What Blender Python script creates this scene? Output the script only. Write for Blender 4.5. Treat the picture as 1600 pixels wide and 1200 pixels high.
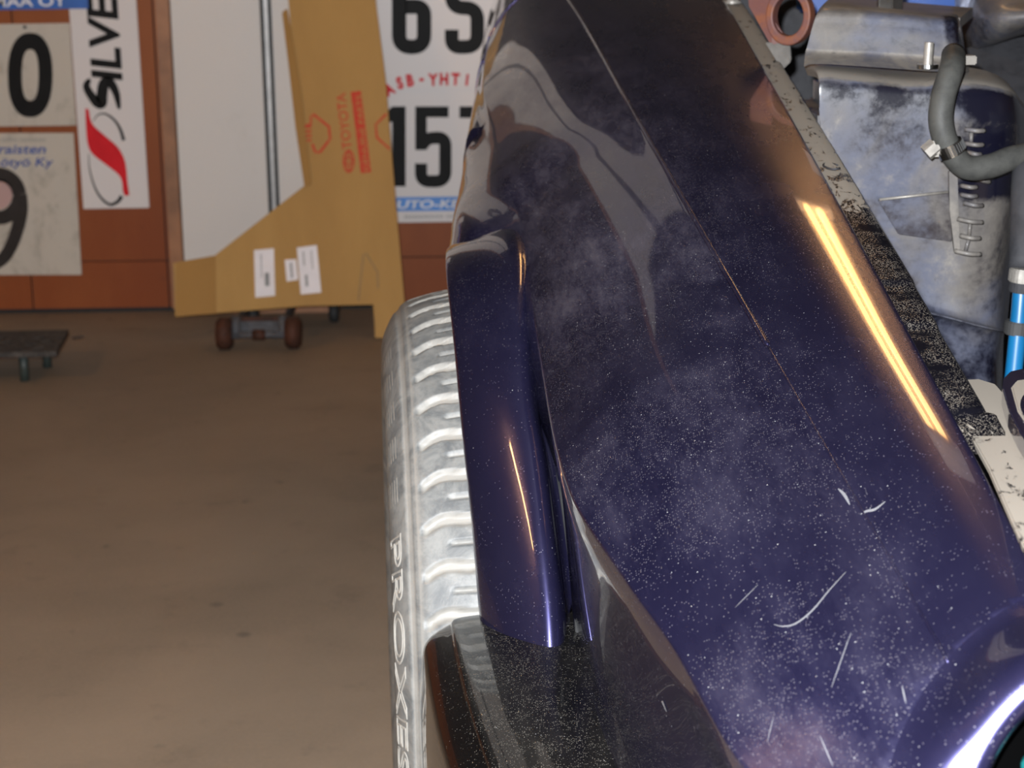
import bpy, bmesh, math, random
import numpy as np
from mathutils import Vector, Matrix
from mathutils.bvhtree import BVHTree

random.seed(7)
for o in list(bpy.data.objects):
    bpy.data.objects.remove(o)
scene = bpy.context.scene
C = scene.collection

# ------------------------------------------------------------------ camera
H = 1.0
TILT = math.radians(14.0)
ROLL = math.radians(-0.8)
FPX = 3000.0
cam_d = bpy.data.cameras.new('camera')
cam = bpy.data.objects.new('camera', cam_d)
C.objects.link(cam)
cam_d.sensor_width = 36.0
cam_d.lens = 36.0 * FPX / 1600.0
cam_d.clip_start = 0.02
cam.location = (0, 0, H)
cam.rotation_euler = (Matrix.Rotation(math.pi / 2 - TILT, 3, 'X') @ Matrix.Rotation(ROLL, 3, 'Z')).to_euler()
cam_d.dof.use_dof = True
cam_d.dof.focus_distance = 1.3
cam_d.dof.aperture_fstop = 16.0
scene.camera = cam

# ------------------------------------------------------------------ world, light, exposure
world = bpy.data.worlds.new('world')
scene.world = world
world.use_nodes = True
world.node_tree.nodes['Background'].inputs[0].default_value = (0.5, 0.45, 0.4, 1)
world.node_tree.nodes['Background'].inputs[1].default_value = 0.02
scene.view_settings.view_transform = 'Standard'
scene.view_settings.look = 'None'
scene.view_settings.gamma = 1.0
scene.view_settings.use_curve_mapping = False
scene.view_settings.exposure = 0.0

FLASH_W = 420.0        # the camera's own flash
FILL_TUBE_E = 86.0         # warm tubes of the added, unseen lamp at left that lights the floor
TUBE_DIM = 12.0       # the pair over the engine bay, kept dim to limit its halo
fl = bpy.data.lights.new('camera_flash', 'POINT')
fl.energy = FLASH_W
fl.color = (0.93, 0.96, 1.0)
fl.shadow_soft_size = 0.012
flo = bpy.data.objects.new('camera_flash', fl)
C.objects.link(flo)
flo.location = (-0.03, -0.01, H + 0.055)

# ------------------------------------------------------------------ pixel rays (used to measure real positions)
_r = Vector((1, 0, 0)); _f = Vector((0, math.cos(TILT), -math.sin(TILT))); _u = Vector((0, math.sin(TILT), math.cos(TILT)))
RGT = math.cos(ROLL) * _r + math.sin(ROLL) * _u
UPV = -math.sin(ROLL) * _r + math.cos(ROLL) * _u
CAM = Vector((0, 0, H))
def ray(u, v):
    return _f + RGT * ((u - 800) / FPX) + UPV * ((600 - v) / FPX)
def at_y(u, v, Y):
    d = ray(u, v); return CAM + d * (Y / d.y)
def at_z(u, v, Z):
    d = ray(u, v); return CAM + d * ((Z - H) / d.z)
def at_x(u, v, X):
    d = ray(u, v); return CAM + d * (X / d.x)

# ------------------------------------------------------------------ material helpers
def mat(name):
    m = bpy.data.materials.new(name)
    m.use_nodes = True
    nt = m.node_tree
    return m, nt, nt.nodes['Principled BSDF']
def nd(nt, t, **kw):
    n = nt.nodes.new(t)
    for k, v in kw.items():
        if k.startswith('i_'):
            key = k[2:]
            n.inputs[int(key) if key.isdigit() else key.replace('_', ' ')].default_value = v
        else:
            setattr(n, k, v)
    return n
def noise(nt, scale, detail=3, rough=0.6, vec=None, dist=0.0):
    n = nd(nt, 'ShaderNodeTexNoise'); n.inputs['Scale'].default_value = scale
    n.inputs['Detail'].default_value = detail; n.inputs['Roughness'].default_value = rough
    n.inputs['Distortion'].default_value = dist
    if vec is not None: nt.links.new(vec, n.inputs['Vector'])
    return n.outputs['Fac']
def coords(nt, scale=(1, 1, 1), rot=(0, 0, 0)):
    g = nd(nt, 'ShaderNodeNewGeometry'); m = nd(nt, 'ShaderNodeMapping')
    m.inputs['Scale'].default_value = scale; m.inputs['Rotation'].default_value = rot
    nt.links.new(g.outputs['Position'], m.inputs['Vector'])
    return m.outputs['Vector']
def ramp(nt, fac, lo, hi, a=0.0, b=1.0):
    n = nd(nt, 'ShaderNodeMapRange'); n.clamp = True
    n.interpolation_type = 'SMOOTHSTEP'
    n.inputs['From Min'].default_value = lo; n.inputs['From Max'].default_value = hi
    n.inputs['To Min'].default_value = a; n.inputs['To Max'].default_value = b
    nt.links.new(fac, n.inputs['Value'])
    return n.outputs['Result']
def math_(nt, op, a, b=None, clamp=False):
    n = nd(nt, 'ShaderNodeMath', operation=op); n.use_clamp = clamp
    for i, s in enumerate((a, b)):
        if s is None: continue
        if isinstance(s, (int, float)): n.inputs[i].default_value = s
        else: nt.links.new(s, n.inputs[i])
    return n.outputs[0]
def mixc(nt, fac, a, b):
    n = nd(nt, 'ShaderNodeMix', data_type='RGBA')
    if isinstance(fac, (int, float)): n.inputs[0].default_value = fac
    else: nt.links.new(fac, n.inputs[0])
    for i, s in ((6, a), (7, b)):
        if isinstance(s, tuple): n.inputs[i].default_value = (*s[:3], 1)
        else: nt.links.new(s, n.inputs[i])
    return n.outputs[2]
def mixf(nt, fac, a, b):
    n = nd(nt, 'ShaderNodeMix', data_type='FLOAT')
    nt.links.new(fac, n.inputs[0])
    for i, s in ((2, a), (3, b)):
        if isinstance(s, (int, float)): n.inputs[i].default_value = s
        else: nt.links.new(s, n.inputs[i])
    return n.outputs[0]
def bump(nt, bs, h, strength=0.3, dist=0.002):
    b = nd(nt, 'ShaderNodeBump'); b.inputs['Strength'].default_value = strength
    b.inputs['Distance'].default_value = dist
    nt.links.new(h, b.inputs['Height']); nt.links.new(b.outputs['Normal'], bs.inputs['Normal'])
def simple(name, col, rough=0.6, metal=0.0, var=0.12, scale=18.0, coat=0.0, bumpy=0.0):
    m, nt, bs = mat(name)
    v = coords(nt)
    f = noise(nt, scale, 4, 0.65, v)
    lo = tuple(c * (1 - var) for c in col); hi = tuple(min(1, c * (1 + var)) for c in col)
    nt.links.new(mixc(nt, ramp(nt, f, 0.3, 0.7), lo, hi), bs.inputs['Base Color'])
    bs.inputs['Roughness'].default_value = rough; bs.inputs['Metallic'].default_value = metal
    bs.inputs['Coat Weight'].default_value = coat
    if 'ink' in name or 'print' in name or 'stain' in name: bs.inputs['Specular IOR Level'].default_value = 0.08
    if bumpy: bump(nt, bs, noise(nt, scale * 6, 3, 0.6, v), bumpy, 0.003)
    return m

def paint(name, base, metal, dust_amt=1.0, dust_col=(0.13, 0.12, 0.115), base_rough=0.42, patch=(6.0, 0.27, 0.52), film_amt=0.33):
    """clear-coated paint with settled dust; the mesh attribute 'dust' says how thick it lies"""
    m, nt, bs = mat(name)
    v = coords(nt)
    bs.inputs['Metallic'].default_value = metal
    bs.inputs['Coat Weight'].default_value = 1.0
    bs.inputs['Coat Roughness'].default_value = 0.025
    at = nd(nt, 'ShaderNodeAttribute', attribute_name='dust').outputs['Fac']
    # fine speckle
    vo = nd(nt, 'ShaderNodeTexVoronoi'); vo.inputs['Scale'].default_value = 850
    nt.links.new(v, vo.inputs['Vector'])
    sep = nd(nt, 'ShaderNodeSeparateColor'); nt.links.new(vo.outputs['Color'], sep.inputs[0])
    dens = math_(nt, 'MULTIPLY', at, ramp(nt, noise(nt, patch[0], 3, 0.55, v, 0.6), patch[1], patch[2]))
    gate = math_(nt, 'LESS_THAN', sep.outputs[0], math_(nt, 'MULTIPLY', math_(nt, 'MULTIPLY', dens, ramp(nt, noise(nt, 55, 4, 0.7, v), 0.3, 0.7)), 0.8))
    dot = math_(nt, 'MULTIPLY', ramp(nt, vo.outputs['Distance'], 0.42, 0.2), gate)
    # rare bright grains
    vo2 = nd(nt, 'ShaderNodeTexVoronoi'); vo2.inputs['Scale'].default_value = 330
    nt.links.new(v, vo2.inputs['Vector'])
    sep2 = nd(nt, 'ShaderNodeSeparateColor'); nt.links.new(vo2.outputs['Color'], sep2.inputs[0])
    gate2 = math_(nt, 'LESS_THAN', sep2.outputs[1], math_(nt, 'MULTIPLY', at, 0.10))
    dot2 = math_(nt, 'MULTIPLY', ramp(nt, vo2.outputs['Distance'], 0.16, 0.09), gate2)
    # thin even film, streaked along the wiping direction
    vs = coords(nt, (1.0, 0.25, 1.0), (0, 0, 0.5))
    film = math_(nt, 'MULTIPLY', ramp(nt, noise(nt, 26, 5, 0.75, vs), 0.32, 0.78), dens)
    film = math_(nt, 'MULTIPLY', film, film_amt)
    d = math_(nt, 'MAXIMUM', film, math_(nt, 'MULTIPLY', dot, 0.62))
    d = math_(nt, 'MULTIPLY', d, dust_amt, True)
    allD = math_(nt, 'MAXIMUM', d, math_(nt, 'MULTIPLY', dot2, min(1, dust_amt)))
    col = mixc(nt, d, base, dust_col)
    col = mixc(nt, math_(nt, 'MULTIPLY', dot2, min(1, dust_amt)), col, (0.25, 0.25, 0.25))
    nt.links.new(col, bs.inputs['Base Color'])
    nt.links.new(mixf(nt, allD, metal, 0.0), bs.inputs['Metallic'])
    nt.links.new(mixf(nt, allD, base_rough, 0.9), bs.inputs['Roughness'])
    nt.links.new(mixf(nt, allD, 1.0, 0.0), bs.inputs['Coat Weight'])
    return m

MAT = {}
MAT['blue_paint'] = paint('blue_paint', (0.0270, 0.0250, 0.0740), 0.82, base_rough=0.26)
MAT['black_paint'] = paint('black_paint', (0.0012, 0.0012, 0.0014), 0.0, 1.0, (0.17, 0.155, 0.13), 0.35, (9.0, 0.20, 0.40), 0.06)

def tower_mat():
    m, nt, bs = mat('dusty_bay_paint')
    v = coords(nt)
    at = nd(nt, 'ShaderNodeAttribute', attribute_name='dust').outputs['Fac']
    n1 = noise(nt, 16, 5, 0.65, v, 0.4); n2 = noise(nt, 120, 4, 0.7, v)
    f = math_(nt, 'ADD', math_(nt, 'MULTIPLY', n1, 0.75), math_(nt, 'MULTIPLY', n2, 0.25))
    f = math_(nt, 'ADD', math_(nt, 'MULTIPLY', math_(nt, 'SUBTRACT', f, 0.5), 1.5), at)
    d = ramp(nt, f, 0.28, 0.66)
    dc = mixc(nt, ramp(nt, noise(nt, 9, 4, 0.6, v, 0.8), 0.36, 0.62), (0.048, 0.053, 0.078), (0.074, 0.066, 0.059))
    dc = mixc(nt, ramp(nt, f, 0.62, 0.95), dc, (0.135, 0.121, 0.104))
    dc = mixc(nt, ramp(nt, noise(nt, 60, 5, 0.75, v, 1.0), 0.55, 0.75, 0, 0.6), dc, (0.016, 0.016, 0.018))
    nt.links.new(mixc(nt, d, (0.003, 0.003, 0.008), dc), bs.inputs['Base Color'])
    nt.links.new(mixf(nt, d, 0.25, 0.62), bs.inputs['Roughness'])
    nt.links.new(mixf(nt, d, 1.0, 0.12), bs.inputs['Coat Weight'])
    bs.inputs['Coat Roughness'].default_value = 0.12
    bump(nt, bs, n2, 0.12, 0.001)
    return m
MAT['bay'] = tower_mat()

def flange_mat():
    m, nt, bs = mat('dusty_flange')
    v = coords(nt)
    at = nd(nt, 'ShaderNodeAttribute', attribute_name='dust').outputs['Fac']
    n1 = noise(nt, 55, 5, 0.7, coords(nt, (1.6, 0.7, 1)), 0.5)
    d = ramp(nt, math_(nt, 'ADD', n1, math_(nt, 'SUBTRACT', at, 0.5)), 0.40, 0.46)
    vo = nd(nt, 'ShaderNodeTexVoronoi'); vo.inputs['Scale'].default_value = 800
    nt.links.new(v, vo.inputs['Vector'])
    sp = math_(nt, 'MULTIPLY', ramp(nt, vo.outputs['Distance'], 0.5, 0.25), ramp(nt, noise(nt, 45, 4, 0.6, v), 0.35, 0.6))
    d2 = math_(nt, 'MAXIMUM', d, math_(nt, 'MULTIPLY', sp, 0.55))
    nt.links.new(mixc(nt, d2, (0.003, 0.003, 0.005), (0.200, 0.177, 0.148)), bs.inputs['Base Color'])
    nt.links.new(mixf(nt, d2, 0.10, 0.95), bs.inputs['Roughness'])
    nt.links.new(mixf(nt, d2, 0.35, 0.04), bs.inputs['Specular IOR Level'])
    return m
MAT['flange'] = flange_mat()

def concrete():
    m, nt, bs = mat('concrete_floor')
    v = coords(nt)
    a = noise(nt, 1.7, 6, 0.62, v, 0.3); b = noise(nt, 9, 5, 0.65, v); c = noise(nt, 160, 3, 0.6, v)
    col = mixc(nt, ramp(nt, a, 0.3, 0.7), (0.185, 0.140, 0.098), (0.245, 0.185, 0.130))
    col = mixc(nt, ramp(nt, b, 0.56, 0.76, 0, 0.45), col, (0.115, 0.085, 0.062))
    vo = nd(nt, 'ShaderNodeTexVoronoi'); vo.inputs['Scale'].default_value = 13
    nt.links.new(v, vo.inputs['Vector'])
    spot = math_(nt, 'MULTIPLY', ramp(nt, vo.outputs['Distance'], 0.20, 0.06), ramp(nt, noise(nt, 14, 2, 0.5, v), 0.50, 0.62))
    col = mixc(nt, math_(nt, 'MULTIPLY', spot, 0.7), col, (0.09, 0.07, 0.055))
    col = mixc(nt, ramp(nt, c, 0.3, 0.8, 0, 0.25), col, (0.29, 0.225, 0.165))
    nt.links.new(col, bs.inputs['Base Color'])
    bs.inputs['Roughness'].default_value = 0.75
    bump(nt, bs, c, 0.2, 0.002)
    return m
MAT['concrete'] = concrete()

def brown_wall():
    m, nt, bs = mat('brown_painted_board')
    v = coords(nt, (1, 1, 0.35))
    a = noise(nt, 3, 5, 0.6, v); b = noise(nt, 22, 5, 0.7, coords(nt))
    col = mixc(nt, ramp(nt, a, 0.3, 0.7), (0.205, 0.052, 0.016), (0.27, 0.082, 0.024))
    col = mixc(nt, ramp(nt, b, 0.60, 0.78, 0, 0.5), col, (0.10, 0.035, 0.02))
    nt.links.new(col, bs.inputs['Base Color']); bs.inputs['Roughness'].default_value = 0.45; bs.inputs['Specular IOR Level'].default_value = 0.2
    return m
MAT['brown_wall'] = brown_wall()

def grimy(name, base, dirt, scale=14, lo=0.56, hi=0.8, amt=0.55, rough=0.5, stretch=(1, 1, 0.6)):
    m, nt, bs = mat(name)
    f = ramp(nt, noise(nt, scale, 6, 0.7, coords(nt, stretch), 0.3), lo, hi, 0, amt)
    nt.links.new(mixc(nt, f, base, dirt), bs.inputs['Base Color']); bs.inputs['Roughness'].default_value = rough
    bs.inputs['Specular IOR Level'].default_value = 0.25
    return m
MAT['plate_old'] = grimy('aged_white_plate', (0.50, 0.455, 0.39), (0.17, 0.145, 0.11), 12, 0.48, 0.75, 0.75)
MAT['plate_new'] = grimy('clean_white_plate', (0.66, 0.62, 0.605), (0.45, 0.41, 0.37), 9, 0.6, 0.85, 0.3, 0.35)
MAT['white_sheet'] = grimy('white_sheet', (0.62, 0.585, 0.55), (0.38, 0.33, 0.27), 5, 0.62, 0.85, 0.4, 0.4)
MAT['card'] = grimy('brown_cardboard', (0.415, 0.245, 0.082), (0.33, 0.185, 0.06), 3, 0.35, 0.75, 0.7, 0.8, (1, 1, 0.2))
MAT['card_shaded'] = grimy('shaded_cardboard_flap', (0.33, 0.18, 0.055), (0.27, 0.145, 0.045), 4, 0.4, 0.75, 0.6, 0.85)  # darker copy of the cardboard: flap shading put into the colour
MAT['ink_black'] = simple('black_ink', (0.012, 0.012, 0.012), 0.5)
MAT['ink_faded'] = simple('faded_black_ink', (0.035, 0.03, 0.028), 0.6)
MAT['ink_red'] = simple('red_ink', (0.60, 0.02, 0.028), 0.5, var=0.08)
MAT['ink_card_red'] = grimy('red_print_on_card', (0.52, 0.05, 0.028), (0.44, 0.15, 0.06), 60, 0.45, 0.7, 0.6, 0.8)
MAT['ink_blue'] = simple('blue_ink', (0.02, 0.07, 0.30), 0.5)
MAT['ink_grey'] = simple('grey_ink', (0.25, 0.25, 0.25), 0.6)
MAT['ink_pencil'] = simple('pencil_line', (0.22, 0.15, 0.075), 0.8)
MAT['ink_white'] = simple('white_ink', (0.74, 0.74, 0.76), 0.5)
MAT['ink_skyblue'] = simple('sky_blue_band', (0.06, 0.22, 0.60), 0.45)
MAT['sign_blue'] = simple('blue_sign', (0.02, 0.11, 0.42), 0.4)
MAT['pink'] = grimy('pink_stain', (0.46, 0.30, 0.28), (0.35, 0.2, 0.19), 30)
MAT['paper'] = simple('paper_label', (0.68, 0.64, 0.65), 0.5, var=0.04)
MAT['trim_brown'] = simple('brown_wood_trim', (0.26, 0.115, 0.05), 0.5, var=0.25, scale=8)
MAT['alu'] = simple('dull_aluminium', (0.34, 0.33, 0.32), 0.4, 0.7)
MAT['rubber'] = simple('black_rubber', (0.02, 0.02, 0.02), 0.7)
MAT['hose'] = grimy('dusty_hose_rubber', (0.045, 0.045, 0.041), (0.024, 0.024, 0.023), 60, 0.35, 0.7, 0.8, 0.6, (1, 1, 1))
MAT['steel'] = simple('bright_steel', (0.42, 0.42, 0.41), 0.22, 1.0, 0.1, 90)
MAT['zinc'] = simple('dusty_zinc', (0.20, 0.185, 0.165), 0.5, 0.4, 0.2, 120)
MAT['dusty_metal'] = simple('dusty_metal', (0.075, 0.068, 0.060), 0.8, 0.0, 0.2, 90)
MAT['dull_seal'] = simple('dull_seal', (0.016, 0.016, 0.016), 0.9)
MAT['rust'] = grimy('rusty_red_eye', (0.085, 0.035, 0.03), (0.13, 0.042, 0.015), 55, 0.45, 0.65, 0.8, 0.55, (1, 1, 1))
MAT['rust_edge'] = simple('worn_metal_edge', (0.38, 0.32, 0.29), 0.45, 0.5, 0.3, 80)
MAT['blue_tube'] = simple('bright_blue_tube', (0.004, 0.085, 0.20), 0.35)
MAT['dark'] = simple('dark_bay', (0.006, 0.006, 0.007), 0.7)
MAT['dark_grey'] = grimy('dark_grey_panel', (0.026, 0.026, 0.029), (0.012, 0.012, 0.014), 40, 0.4, 0.7, 0.7, 0.7, (1, 1, 1))
MAT['blue_cover'] = simple('bright_blue_cover', (0.012, 0.05, 0.20), 0.35)
MAT['black_plastic'] = simple('black_plastic', (0.0008, 0.0008, 0.0009), 0.95)
MAT['black_plastic'].node_tree.nodes['Principled BSDF'].inputs['Specular IOR Level'].default_value = 0.02
MAT['teal'] = simple('teal_plastic', (0.003, 0.045, 0.045), 0.3)
MAT['jack_red'] = grimy('rusty_red_wheel', (0.070, 0.026, 0.015), (0.022, 0.013, 0.010), 40, 0.4, 0.7, 0.8, 0.7, (1, 1, 1))
MAT['jack_steel'] = grimy('oily_steel', (0.085, 0.085, 0.092), (0.04, 0.034, 0.034), 50, 0.4, 0.7, 0.8, 0.55, (1, 1, 1))
MAT['step'] = grimy('dark_tread_plate', (0.075, 0.065, 0.058), (0.03, 0.027, 0.025), 90, 0.4, 0.6, 0.9, 0.7, (1, 1, 1))
MAT['step_leg'] = simple('dark_green_pipe', (0.035, 0.045, 0.04), 0.5)
MAT['dark_board'] = grimy('dark_upper_board', (0.014, 0.012, 0.012), (0.009, 0.008, 0.008), 5)
MAT['wall_side'] = grimy('grey_plaster', (0.06, 0.05, 0.045), (0.04, 0.034, 0.03), 3)
MAT['ceiling'] = grimy('ceiling_board', (0.06, 0.052, 0.048), (0.04, 0.035, 0.03), 3)
MAT['lamp_white'] = simple('lamp_housing', (0.6, 0.58, 0.55), 0.5)
for nm, st_ in (('tube', FILL_TUBE_E), ('tube_dim', TUBE_DIM)):
    m, nt, bs = mat('lit_' + nm); MAT[nm] = m
    bs.inputs['Base Color'].default_value = (0.9, 0.9, 0.9, 1)
    bs.inputs['Emission Color'].default_value = (1.0, 0.50, 0.16, 1); bs.inputs['Emission Strength'].default_value = st_

def tyre_mat():
    m, nt, bs = mat('dusty_tyre_rubber')
    at = nd(nt, 'ShaderNodeAttribute', attribute_name='dust').outputs['Fac']
    v = coords(nt)
    f = noise(nt, 38, 5, 0.7, v, 0.5)
    base = mixc(nt, ramp(nt, f, 0.30, 0.66), (0.066, 0.070, 0.072), (0.150, 0.150, 0.142))
    base = mixc(nt, ramp(nt, noise(nt, 300, 3, 0.6, v), 0.55, 0.8, 0, 0.4), base, (0.12, 0.115, 0.105))
    col = mixc(nt, at, base, (0.20, 0.19, 0.17))
    nt.links.new(col, bs.inputs['Base Color']); bs.inputs['Roughness'].default_value = 0.55
    bump(nt, bs, noise(nt, 500, 3, 0.6, v), 0.15, 0.001)
    return m
MAT['tyre'] = tyre_mat()
MAT['tyre_letter'] = simple('dusty_raised_rubber', (0.21, 0.20, 0.18), 0.6, var=0.15, scale=60)

# ------------------------------------------------------------------ object helpers
def link(name, me, m, parent=None):
    o = bpy.data.objects.new(name, me)
    C.objects.link(o)
    if m is not None:
        me.materials.append(MAT[m] if isinstance(m, str) else m)
    if parent is not None: o.parent = parent
    return o
def tag(o, label, cat, group=None):
    o['label'] = label; o['category'] = cat
    if group: o['group'] = group
    return o
def empty(name, loc=(0, 0, 0)):
    o = bpy.data.objects.new(name, None); C.objects.link(o)
    o.location = loc; o.empty_display_size = 0.1
    return o
def structure(o):
    o['kind'] = 'structure'; return o
def pyobj(name, verts, faces, m, parent=None, smooth=False):
    me = bpy.data.meshes.new(name)
    me.from_pydata([tuple(v) for v in verts], [], faces)
    me.update()
    if smooth:
        for p in me.polygons: p.use_smooth = True
    o = link(name, me, m, parent)
    return o
def rel(o, parent):
    """parent whose own location is the thing's base: keep world coordinates of the mesh"""
    if o.parent is not None and o.parent.location.length > 0:
        o.location = -o.parent.location
    return o
def box_bm(bm, c, s, rot=None):
    r = bmesh.ops.create_cube(bm, size=1.0)
    M = Matrix.Translation(Vector(c)) @ (rot.to_4x4() if rot is not None else Matrix.Identity(4)) @ Matrix.Diagonal((*s, 1))
    bmesh.ops.transform(bm, matrix=M, verts=r['verts'])
    return r['verts']
def bm_obj(name, bm, m, parent=None, smooth=False, bevel=0.0, segs=2):
    if bevel:
        bmesh.ops.bevel(bm, geom=[e for e in bm.edges if e.is_manifold and e.calc_face_angle(0) > 0.6], offset=bevel, segments=segs, affect='EDGES', clamp_overlap=True)
    bmesh.ops.recalc_face_normals(bm, faces=bm.faces)
    me = bpy.data.meshes.new(name); bm.to_mesh(me); bm.free()
    if smooth:
        for p in me.polygons: p.use_smooth = True
    return link(name, me, m, parent)
def box(name, c, s, m, parent=None, bevel=0.0, rot=None):
    bm = bmesh.new(); box_bm(bm, c, s, rot)
    return bm_obj(name, bm, m, parent, bevel=bevel)
def cyl_bm(bm, a, b, r, n=24, r2=None, caps=True):
    a = Vector(a); b = Vector(b); d = b - a
    q = d.to_track_quat('Z', 'Y').to_matrix().to_4x4()
    M = Matrix.Translation((a + b) / 2) @ q
    return bmesh.ops.create_cone(bm, cap_ends=caps, segments=n, radius1=r, radius2=r if r2 is None else r2, depth=d.length, matrix=M)['verts']
def cyl(name, a, b, r, m, parent=None, n=24, r2=None, bevel=0.0):
    bm = bmesh.new(); cyl_bm(bm, a, b, r, n, r2)
    o = bm_obj(name, bm, m, parent, bevel=bevel)
    for p in o.data.polygons: p.use_smooth = len(p.vertices) == 4 and p.area > 0
    return o
def catmull(P, n):
    P = [np.array(p, float) for p in P]
    P = [2 * P[0] - P[1]] + P + [2 * P[-1] - P[-2]]
    out = []
    for i in range(1, len(P) - 2):
        for k in range(n):
            t = k / n
            a, b, c, d = P[i - 1], P[i], P[i + 1], P[i + 2]
            out.append(0.5 * (2 * b + (c - a) * t + (2 * a - 5 * b + 4 * c - d) * t * t + (3 * b - a - 3 * c + d) * t ** 3))
    out.append(P[-2]); return out
def tube_bm(bm, pts, rad, n=16, cap=True):
    pts = [Vector(p) for p in pts]
    rings = []; ref = None
    for i, p in enumerate(pts):
        t = (pts[min(i + 1, len(pts) - 1)] - pts[max(i - 1, 0)]).normalized()
        if ref is None: ref = t.orthogonal().normalized()
        ref = (ref - t * ref.dot(t)).normalized(); b = t.cross(ref)
        r = rad[i] if hasattr(rad, '__len__') else rad
        rings.append([bm.verts.new(p + (ref * math.cos(2 * math.pi * k / n) + b * math.sin(2 * math.pi * k / n)) * r) for k in range(n)])
    for i in range(len(rings) - 1):
        for k in range(n):
            bm.faces.new((rings[i][k], rings[i][(k + 1) % n], rings[i + 1][(k + 1) % n], rings[i + 1][k]))
    if cap:
        bm.faces.new(rings[0][::-1]); bm.faces.new(rings[-1])
def tube(name, pts, rad, m, parent=None, n=16):
    bm = bmesh.new(); tube_bm(bm, pts, rad, n)
    return bm_obj(name, bm, m, parent, smooth=True)
def prism(name, poly, depth_vec, m, parent=None, bevel=0.0):
    """closed 3-D polygon extruded by a vector"""
    bm = bmesh.new()
    d = Vector(depth_vec)
    a = [bm.verts.new(Vector(p)) for p in poly]; b = [bm.verts.new(Vector(p) + d) for p in poly]
    f1 = bm.faces.new(a); f2 = bm.faces.new(b[::-1])
    for i in range(len(a)):
        j = (i + 1) % len(a); bm.faces.new((a[j], a[i], b[i], b[j]))
    bm.normal_update()
    bmesh.ops.triangulate(bm, faces=[f1, f2], ngon_method='EAR_CLIP')
    return bm_obj(name, bm, m, parent, bevel=bevel)
def grid_obj(name, G, m, parent=None, dust=None, closed=False):
    """G[i][j] 3-D points -> smooth quad surface, with an optional per-vertex dust thickness"""
    G = np.asarray(G, float); ni, nj = G.shape[:2]
    v = G.reshape(-1, 3); f = []
    for i in range(ni - 1):
        for j in range(nj - 1 if not closed else nj):
            k = (j + 1) % nj
            f.append((i * nj + j, i * nj + k, (i + 1) * nj + k, (i + 1) * nj + j))
    me = bpy.data.meshes.new(name); me.from_pydata(v.tolist(), [], f); me.update()
    me.polygons.foreach_set('use_smooth', [True] * len(me.polygons))
    a = me.attributes.new('dust', 'FLOAT', 'POINT')
    a.data.foreach_set('value', (np.zeros(len(v)) if dust is None else np.asarray(dust, float).reshape(-1)))
    return link(name, me, m, parent)
def set_dust(o, fn):
    a = o.data.attributes.new('dust', 'FLOAT', 'POINT')
    a.data.foreach_set('value', [fn(v.co) for v in o.data.vertices])
def itp(tab, y):
    """smooth (monotone-ish cubic) interpolation of a table [(y, val...)]"""
    ys = np.array([t[0] for t in tab]); vs = np.array([t[1:] for t in tab], float)
    if y <= ys[0]: return vs[0] + (vs[1] - vs[0]) / (ys[1] - ys[0]) * (y - ys[0])
    if y >= ys[-1]: return vs[-1] + (vs[-1] - vs[-2]) / (ys[-1] - ys[-2]) * (y - ys[-1])
    i = int(np.searchsorted(ys, y) - 1); i = max(0, min(i, len(ys) - 2))
    h = ys[i + 1] - ys[i]; t = (y - ys[i]) / h
    def slope(k):
        if k == 0: return (vs[1] - vs[0]) / (ys[1] - ys[0])
        if k == len(ys) - 1: return (vs[-1] - vs[-2]) / (ys[-1] - ys[-2])
        return (vs[k + 1] - vs[k - 1]) / (ys[k + 1] - ys[k - 1])
    m0, m1 = slope(i) * h, slope(i + 1) * h
    return (2 * t**3 - 3 * t**2 + 1) * vs[i] + (t**3 - 2 * t**2 + t) * m0 + (-2 * t**3 + 3 * t**2) * vs[i + 1] + (t**3 - t**2) * m1

# lettering: text curve -> flat mesh data in the xy plane
def text_data(s, size=1.0, bold=0.0, shear=0.0, outline=0.0):
    cu = bpy.data.curves.new('t', 'FONT'); cu.body = s; cu.size = size; cu.offset = bold; cu.shear = shear
    cu.resolution_u = 6
    if outline: cu.fill_mode = 'NONE'; cu.bevel_depth = outline; cu.bevel_resolution = 1
    ob = bpy.data.objects.new('t', cu); C.objects.link(ob)
    bpy.context.view_layer.update()
    me = bpy.data.meshes.new_from_object(ob.evaluated_get(bpy.context.evaluated_depsgraph_get()))
    v = np.array([tuple(x.co) for x in me.vertices]); f = [tuple(p.vertices) for p in me.polygons]
    bpy.data.objects.remove(ob); bpy.data.curves.remove(cu); bpy.data.meshes.remove(me)
    return v, f
def fit_text(s, w, h, bold=0.0, shear=0.0):
    v, f = text_data(s, 1.0, bold, shear)
    mn = v.min(0); mx = v.max(0)
    v[:, 0] = (v[:, 0] - mn[0]) / (mx[0] - mn[0]) * w
    v[:, 1] = (v[:, 1] - mn[1]) / (mx[1] - mn[1]) * h
    return v, f
def ribbon2d(path, w):
    P = [np.array(p, float) for p in path]; L = []; R = []
    for i, p in enumerate(P):
        a = P[max(i - 1, 0)]; b = P[min(i + 1, len(P) - 1)]
        t = b - a; t /= (np.linalg.norm(t) + 1e-9); n = np.array([-t[1], t[0]])
        ww = w[i] if hasattr(w, '__len__') else w
        L.append(p + n * ww / 2); R.append(p - n * ww / 2)
    v = L + R; k = len(P)
    return v, [(i, i + 1, k + i + 1, k + i) for i in range(k - 1)]
def rounded(path, r, n=6):
    P = [np.array(p, float) for p in path]; out = [P[0]]
    for i in range(1, len(P) - 1):
        a, b, c = P[i - 1], P[i], P[i + 1]
        da = (a - b); db = (c - b); la = np.linalg.norm(da); lb = np.linalg.norm(db)
        rr = min(r, la * 0.49, lb * 0.49); p = b + da / la * rr; q = b + db / lb * rr
        for k in range(n + 1):
            t = k / n; out.append((1 - t)**2 * p + 2 * t * (1 - t) * b + t * t * q)
    out.append(P[-1]); return out

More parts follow.
